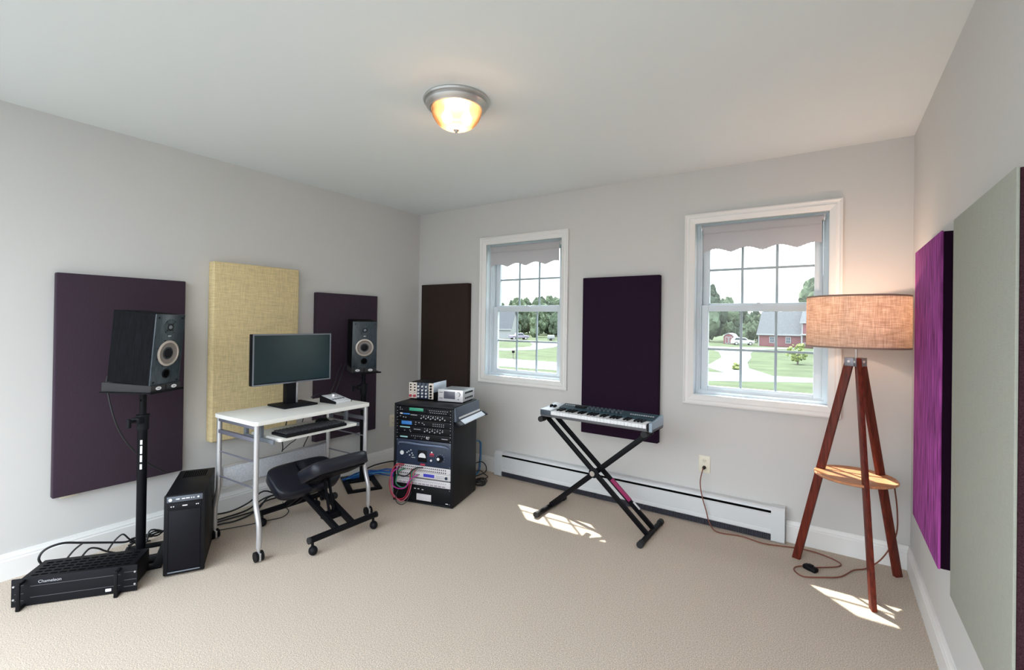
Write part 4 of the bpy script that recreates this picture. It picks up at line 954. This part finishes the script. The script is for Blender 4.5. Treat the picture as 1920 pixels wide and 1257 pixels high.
hwin(2.6, 3.9, .85, 1.25, -.6); hwin(2.7, .9, 1.1, 1.4, -.6); hwin(5.6, 3.9, .85, 1.25, -.6); hwin(5.6, .9, 1.1, 1.4, -.6)
mb = MB(); mb.box(1.0, 12, -3.0, -.65, 2.65, 2.9)
for x in (1.3, 4.6, 8, 11.6): mb.box(x-.1, x+.1, -2.9, -2.7, 0, 2.65)
for i in range(24): mb.box(1.4+i*.44, 1.46+i*.44, -2.85, -2.79, .3, 1.0)
mb.box(1.2, 11.8, -2.88, -2.76, 1.0, 1.1); mb.build('porch', OWH, ho)
# shed
sd = thing('garden_shed', 'small red and white shed at the end of the curving driveway', 'shed', (-16.4, 119.5, GZ), math.radians(-8))
MX = Matrix(((1, 0, 0, 0), (0, 0, -1, 0), (0, 1, 0, 0), (0, 0, 0, 1)))
mb = MB(); mb.prism([(-1.2, 0), (1.2, 0), (1.2, 1.75), (.75, 2.3), (0, 2.5), (-.75, 2.3), (-1.2, 1.75)], -3, 0, MX); mb.build('walls', RSID, sd)
mb = MB(); mb.prism([(-1.35, 1.65), (-.8, 2.4), (0, 2.65), (.8, 2.4), (1.35, 1.65), (1.2, 1.65), (.72, 2.25), (0, 2.48), (-.72, 2.25), (-1.2, 1.65)], -3.1, .12, MX); mb.build('roof', OWH, sd)
for x in (-.42, .42):
    mb = MB(); mb.box(x-.36, x+.36, -.06, .02, .08, 1.75); d_ = mb.build('door', OWH, sd)
    mb = MB(); mb.box(x-.22, x+.22, -.09, -.05, .25, 1.6); mb.build('door_panel', RSID, d_)
# vehicles
CARW = mat('white_car_paint', (.50, .50, .50), .25); CARG = mat('grey_purple_car_paint', (.20, .17, .22), .25); CGL = mat('car_glass', (.05, .06, .07), .1)
def car(label, loc, rz, paint, L, prof, glass, wheels, wr, wid, cat):
    root = thing('car', label, cat, loc, rz)
    mb = MB(); mb.prism(prof, -wid/2, wid/2, MX, .06); mb.build('car_body', paint, root)
    for sx in (-1, 1):
        mb = MB(); mb.prism(glass, sx*(wid/2+.004)-.01, sx*(wid/2+.004)+.01, MX); mb.build('side_window', CGL, root)
        for x in wheels:
            mb = MB(); mb.cyl((x, sx*(wid/2-.20), wr), (x, sx*(wid/2+.02), wr), wr, n=24); w = mb.build('wheel', RUBBER, root)
            mb = MB(); mb.cyl((x, sx*(wid/2), wr), (x, sx*(wid/2+.03), wr), wr*.6, n=16); mb.build('hub_cap', SILVER, w)
    return root
car('white sport utility car parked before the red house', (-12.9, 116.2, GZ+.0), math.radians(18), CARW, 4.8,
    [(-2.4, .35), (2.4, .35), (2.45, .8), (2.3, 1.05), (1.2, 1.18), (.45, 1.72), (-1.7, 1.76), (-2.3, 1.15), (-2.42, .8)], [(-1.9, 1.15), (.95, 1.15), (.35, 1.62), (-1.6, 1.64)], (-1.45, 1.5), .37, 1.85, 'car')
car('dark grey car parked in front of the white barn', (-63.6, 99.0, GZ), math.radians(52), CARG, 5.2,
    [(-2.6, .45), (2.6, .45), (2.6, .95), (2.35, 1.10), (1.3, 1.15), (.75, 1.75), (-.75, 1.75), (-1.1, 1.15), (-2.55, 1.12), (-2.62, .9)], [(-.8, 1.18), (1.05, 1.18), (.68, 1.64), (-.66, 1.64)], (-1.6, 1.6), .40, 1.85, 'car')
wt_ = thing('utility_vehicle', 'small white box shaped vehicle on the far lawn seen through the left window', 'vehicle', (-54.8, 100.5, GZ), math.radians(35))
mb = MB(); mb.box(-.85, .85, -.8, .8, .45, 1.35, .10); mb.build('vehicle_body', OWH, wt_)
mb = MB(); mb.box(-.9, .9, -.75, .75, .32, .5, .03); mb.bar((.8, 0, .4), (1.5, 0, .4), .1, .1); mb.build('vehicle_frame', PANED, wt_)
for s2 in (-1, 1):
    mb = MB(); mb.cyl((-.1, s2*.72, .3), (-.1, s2*.90, .3), .30, n=18); mb.build('wheel', RUBBER, wt_)
# white barn
ho2 = thing('white_barn', 'white building with a steep grey roof at the left edge of the left window', 'barn', (-73.5, 100.8, GZ), math.radians(20)); ho = ho2
gable(-9, 5.2, 0, 9, 2.8, 8.2, OWH, ROOF, .3)
# mailbox-like post, bush
mp = thing('mailbox_post', 'dark post with a box on top beside the road', 'mailbox', (-28.3, 43.9, GZ+.0), .6)
mb = MB(); mb.box(-.06, .06, -.06, .06, 0, .75); mb.build('post', mat('grey_wood_post', (.16, .15, .13), .8), mp)
mb = MB(); mb.box(-.17, .17, -.24, .24, .70, 1.02, .06); mb.build('box', BLACKPL, mp)
LEAFA = mat('dark_green_leaves', (.068, .086, .058), .9, noise=(1.6, .6), bump=(2.2, 1.0, .4), spec=.1)
LEAFB = mat('mid_green_leaves', (.100, .124, .078), .9, noise=(1.6, .5), bump=(2.2, 1.0, .4), spec=.1)
LEAFY = mat('yellow_green_leaves', (.18, .21, .07), .9, noise=(3, .3), bump=(4, 1.0, .2), spec=.1)
BARK = mat('grey_bark', (.11, .09, .07), .9)
def crown_mesh(seed, blobs, squash=1.0, sub=3, amp=.22, br=.24):
    rr = random.Random(seed); mb = MB()
    for i in range(blobs):
        a = rr.random()*2*PI; t = i/max(1, blobs-1); rad = (.34*(1-abs(t-.4)))*rr.uniform(.4, 1.0)
        rad *= 1.25; mb.ball((rad*math.cos(a), rad*math.sin(a), .20+.68*t), br*(1-.35*t)*rr.uniform(.75, 1.25), sub, (1, 1, .85*squash))
    from mathutils import noise as mn_
    for v in mb.bm.verts:
        n_ = mn_.noise_vector(v.co*7.0+Vector((seed*3.1, 0, 0)))*amp*.28 + mn_.noise_vector(v.co*19.0)*amp*.16; v.co += n_
    return mb
def tree(name, label, loc, h, w, seed, leaf, group=None, cat='tree', blobs=26, sub=3, br=.21):
    root = thing(name, label, cat, loc, seed*1.3, group); root.scale = (w, w, h)
    o = crown_mesh(seed, blobs, 1.0, sub, .22, br).build('crown', leaf, root, 0)
    mb = MB(); mb.cyl((0, 0, 0), (0, 0, .45), .035, .022, 10); mb.build('trunk', BARK, root); return root
protos = [tree('leafy_tree', '', (0, 0, 0), 1, 1, s, (LEAFA, LEAFB)[s % 2]) for s in range(4)]
slots = []
def row(y0, s0, s1, n, hf, seed):
    rr = random.Random(seed)
    for i in range(n):
        s = s0+(s1-s0)*(i+.5)/n + rr.uniform(-.003, .003); y = y0+(5.5 if i % 2 else -5.5)
        slots.append((3.478+s*(y+3.43), y, hf(s)*rr.uniform(.92, 1.08)))
row(133, -.93, -.735, 4, lambda s: 12.5, 1)
row(168, -.735, -.50, 6, lambda s: 12.0 if s < -.69 else 15.5, 12)
row(150, -.735, -.52, 7, lambda s: 11.0 if s < -.69 else 13.6, 2)
row(127, -.735, -.52, 4, lambda s: 9.5, 3)
row(140, -.52, -.21, 7, lambda s: 13.0, 4)
row(138, -.215, -.155, 2, lambda s: 15.0 if s < -.18 else 12.0, 5)
row(150, -.158, -.07, 3, lambda s: 10.0, 6)
row(150, -.07, -.035, 2, lambda s: 10.5, 7)
row(134, -.030, .10, 4, lambda s: 15.5, 8)
row(140, -.135, -.10, 2, lambda s: 7.5, 9)
slots.sort(key=lambda q: (q[0]-3.478)/(q[1]+3.43))
def ordinal(n):
    W_ = 'zeroth first second third fourth fifth sixth seventh eighth ninth tenth eleventh twelfth thirteenth fourteenth fifteenth sixteenth seventeenth eighteenth nineteenth twentieth'.split()
    if n < 21: return W_[n]
    tens = {2: 'twenty', 3: 'thirty', 4: 'forty', 5: 'fifty', 6: 'sixty'}
    return (tens[n//10]+'-'+W_[n % 10]) if n % 10 else {30: 'thirtieth', 40: 'fortieth', 50: 'fiftieth', 60: 'sixtieth'}[n]
for i, (x, y, h) in enumerate(slots):
    p = protos[i % 4]; o = p if i < 4 else copy_tree(p)
    o.location = (x, y, GZ); o.scale = (h*.56, h*.56, h); o.rotation_euler.z = i*1.7
    shade = ('dark', 'mid')[i % 2]
    o['label'] = '%s green leafy tree, %s from the left in the distant tree line' % (shade, ordinal(i+1)); o['group'] = 'trees of the distant tree line'
tree('young_tree', 'small yellow-green young tree on the lawn before the red house', (.6, 60.2, GZ), 2.7, 2.9, 11, LEAFY, blobs=60, sub=1, br=.085)
bu = thing('round_bush', 'small yellowish bush where the curving driveway meets the road', 'bush', (-4.0, 47.3, GZ+.02))
mb = crown_mesh(21, 9, 1.0, 2)
for v in mb.bm.verts: v.co = Vector((v.co.x*1.0, v.co.y*1.0, max(0, (v.co.z-.05))*.75))
mb.build('foliage', LEAFY, bu, 0)
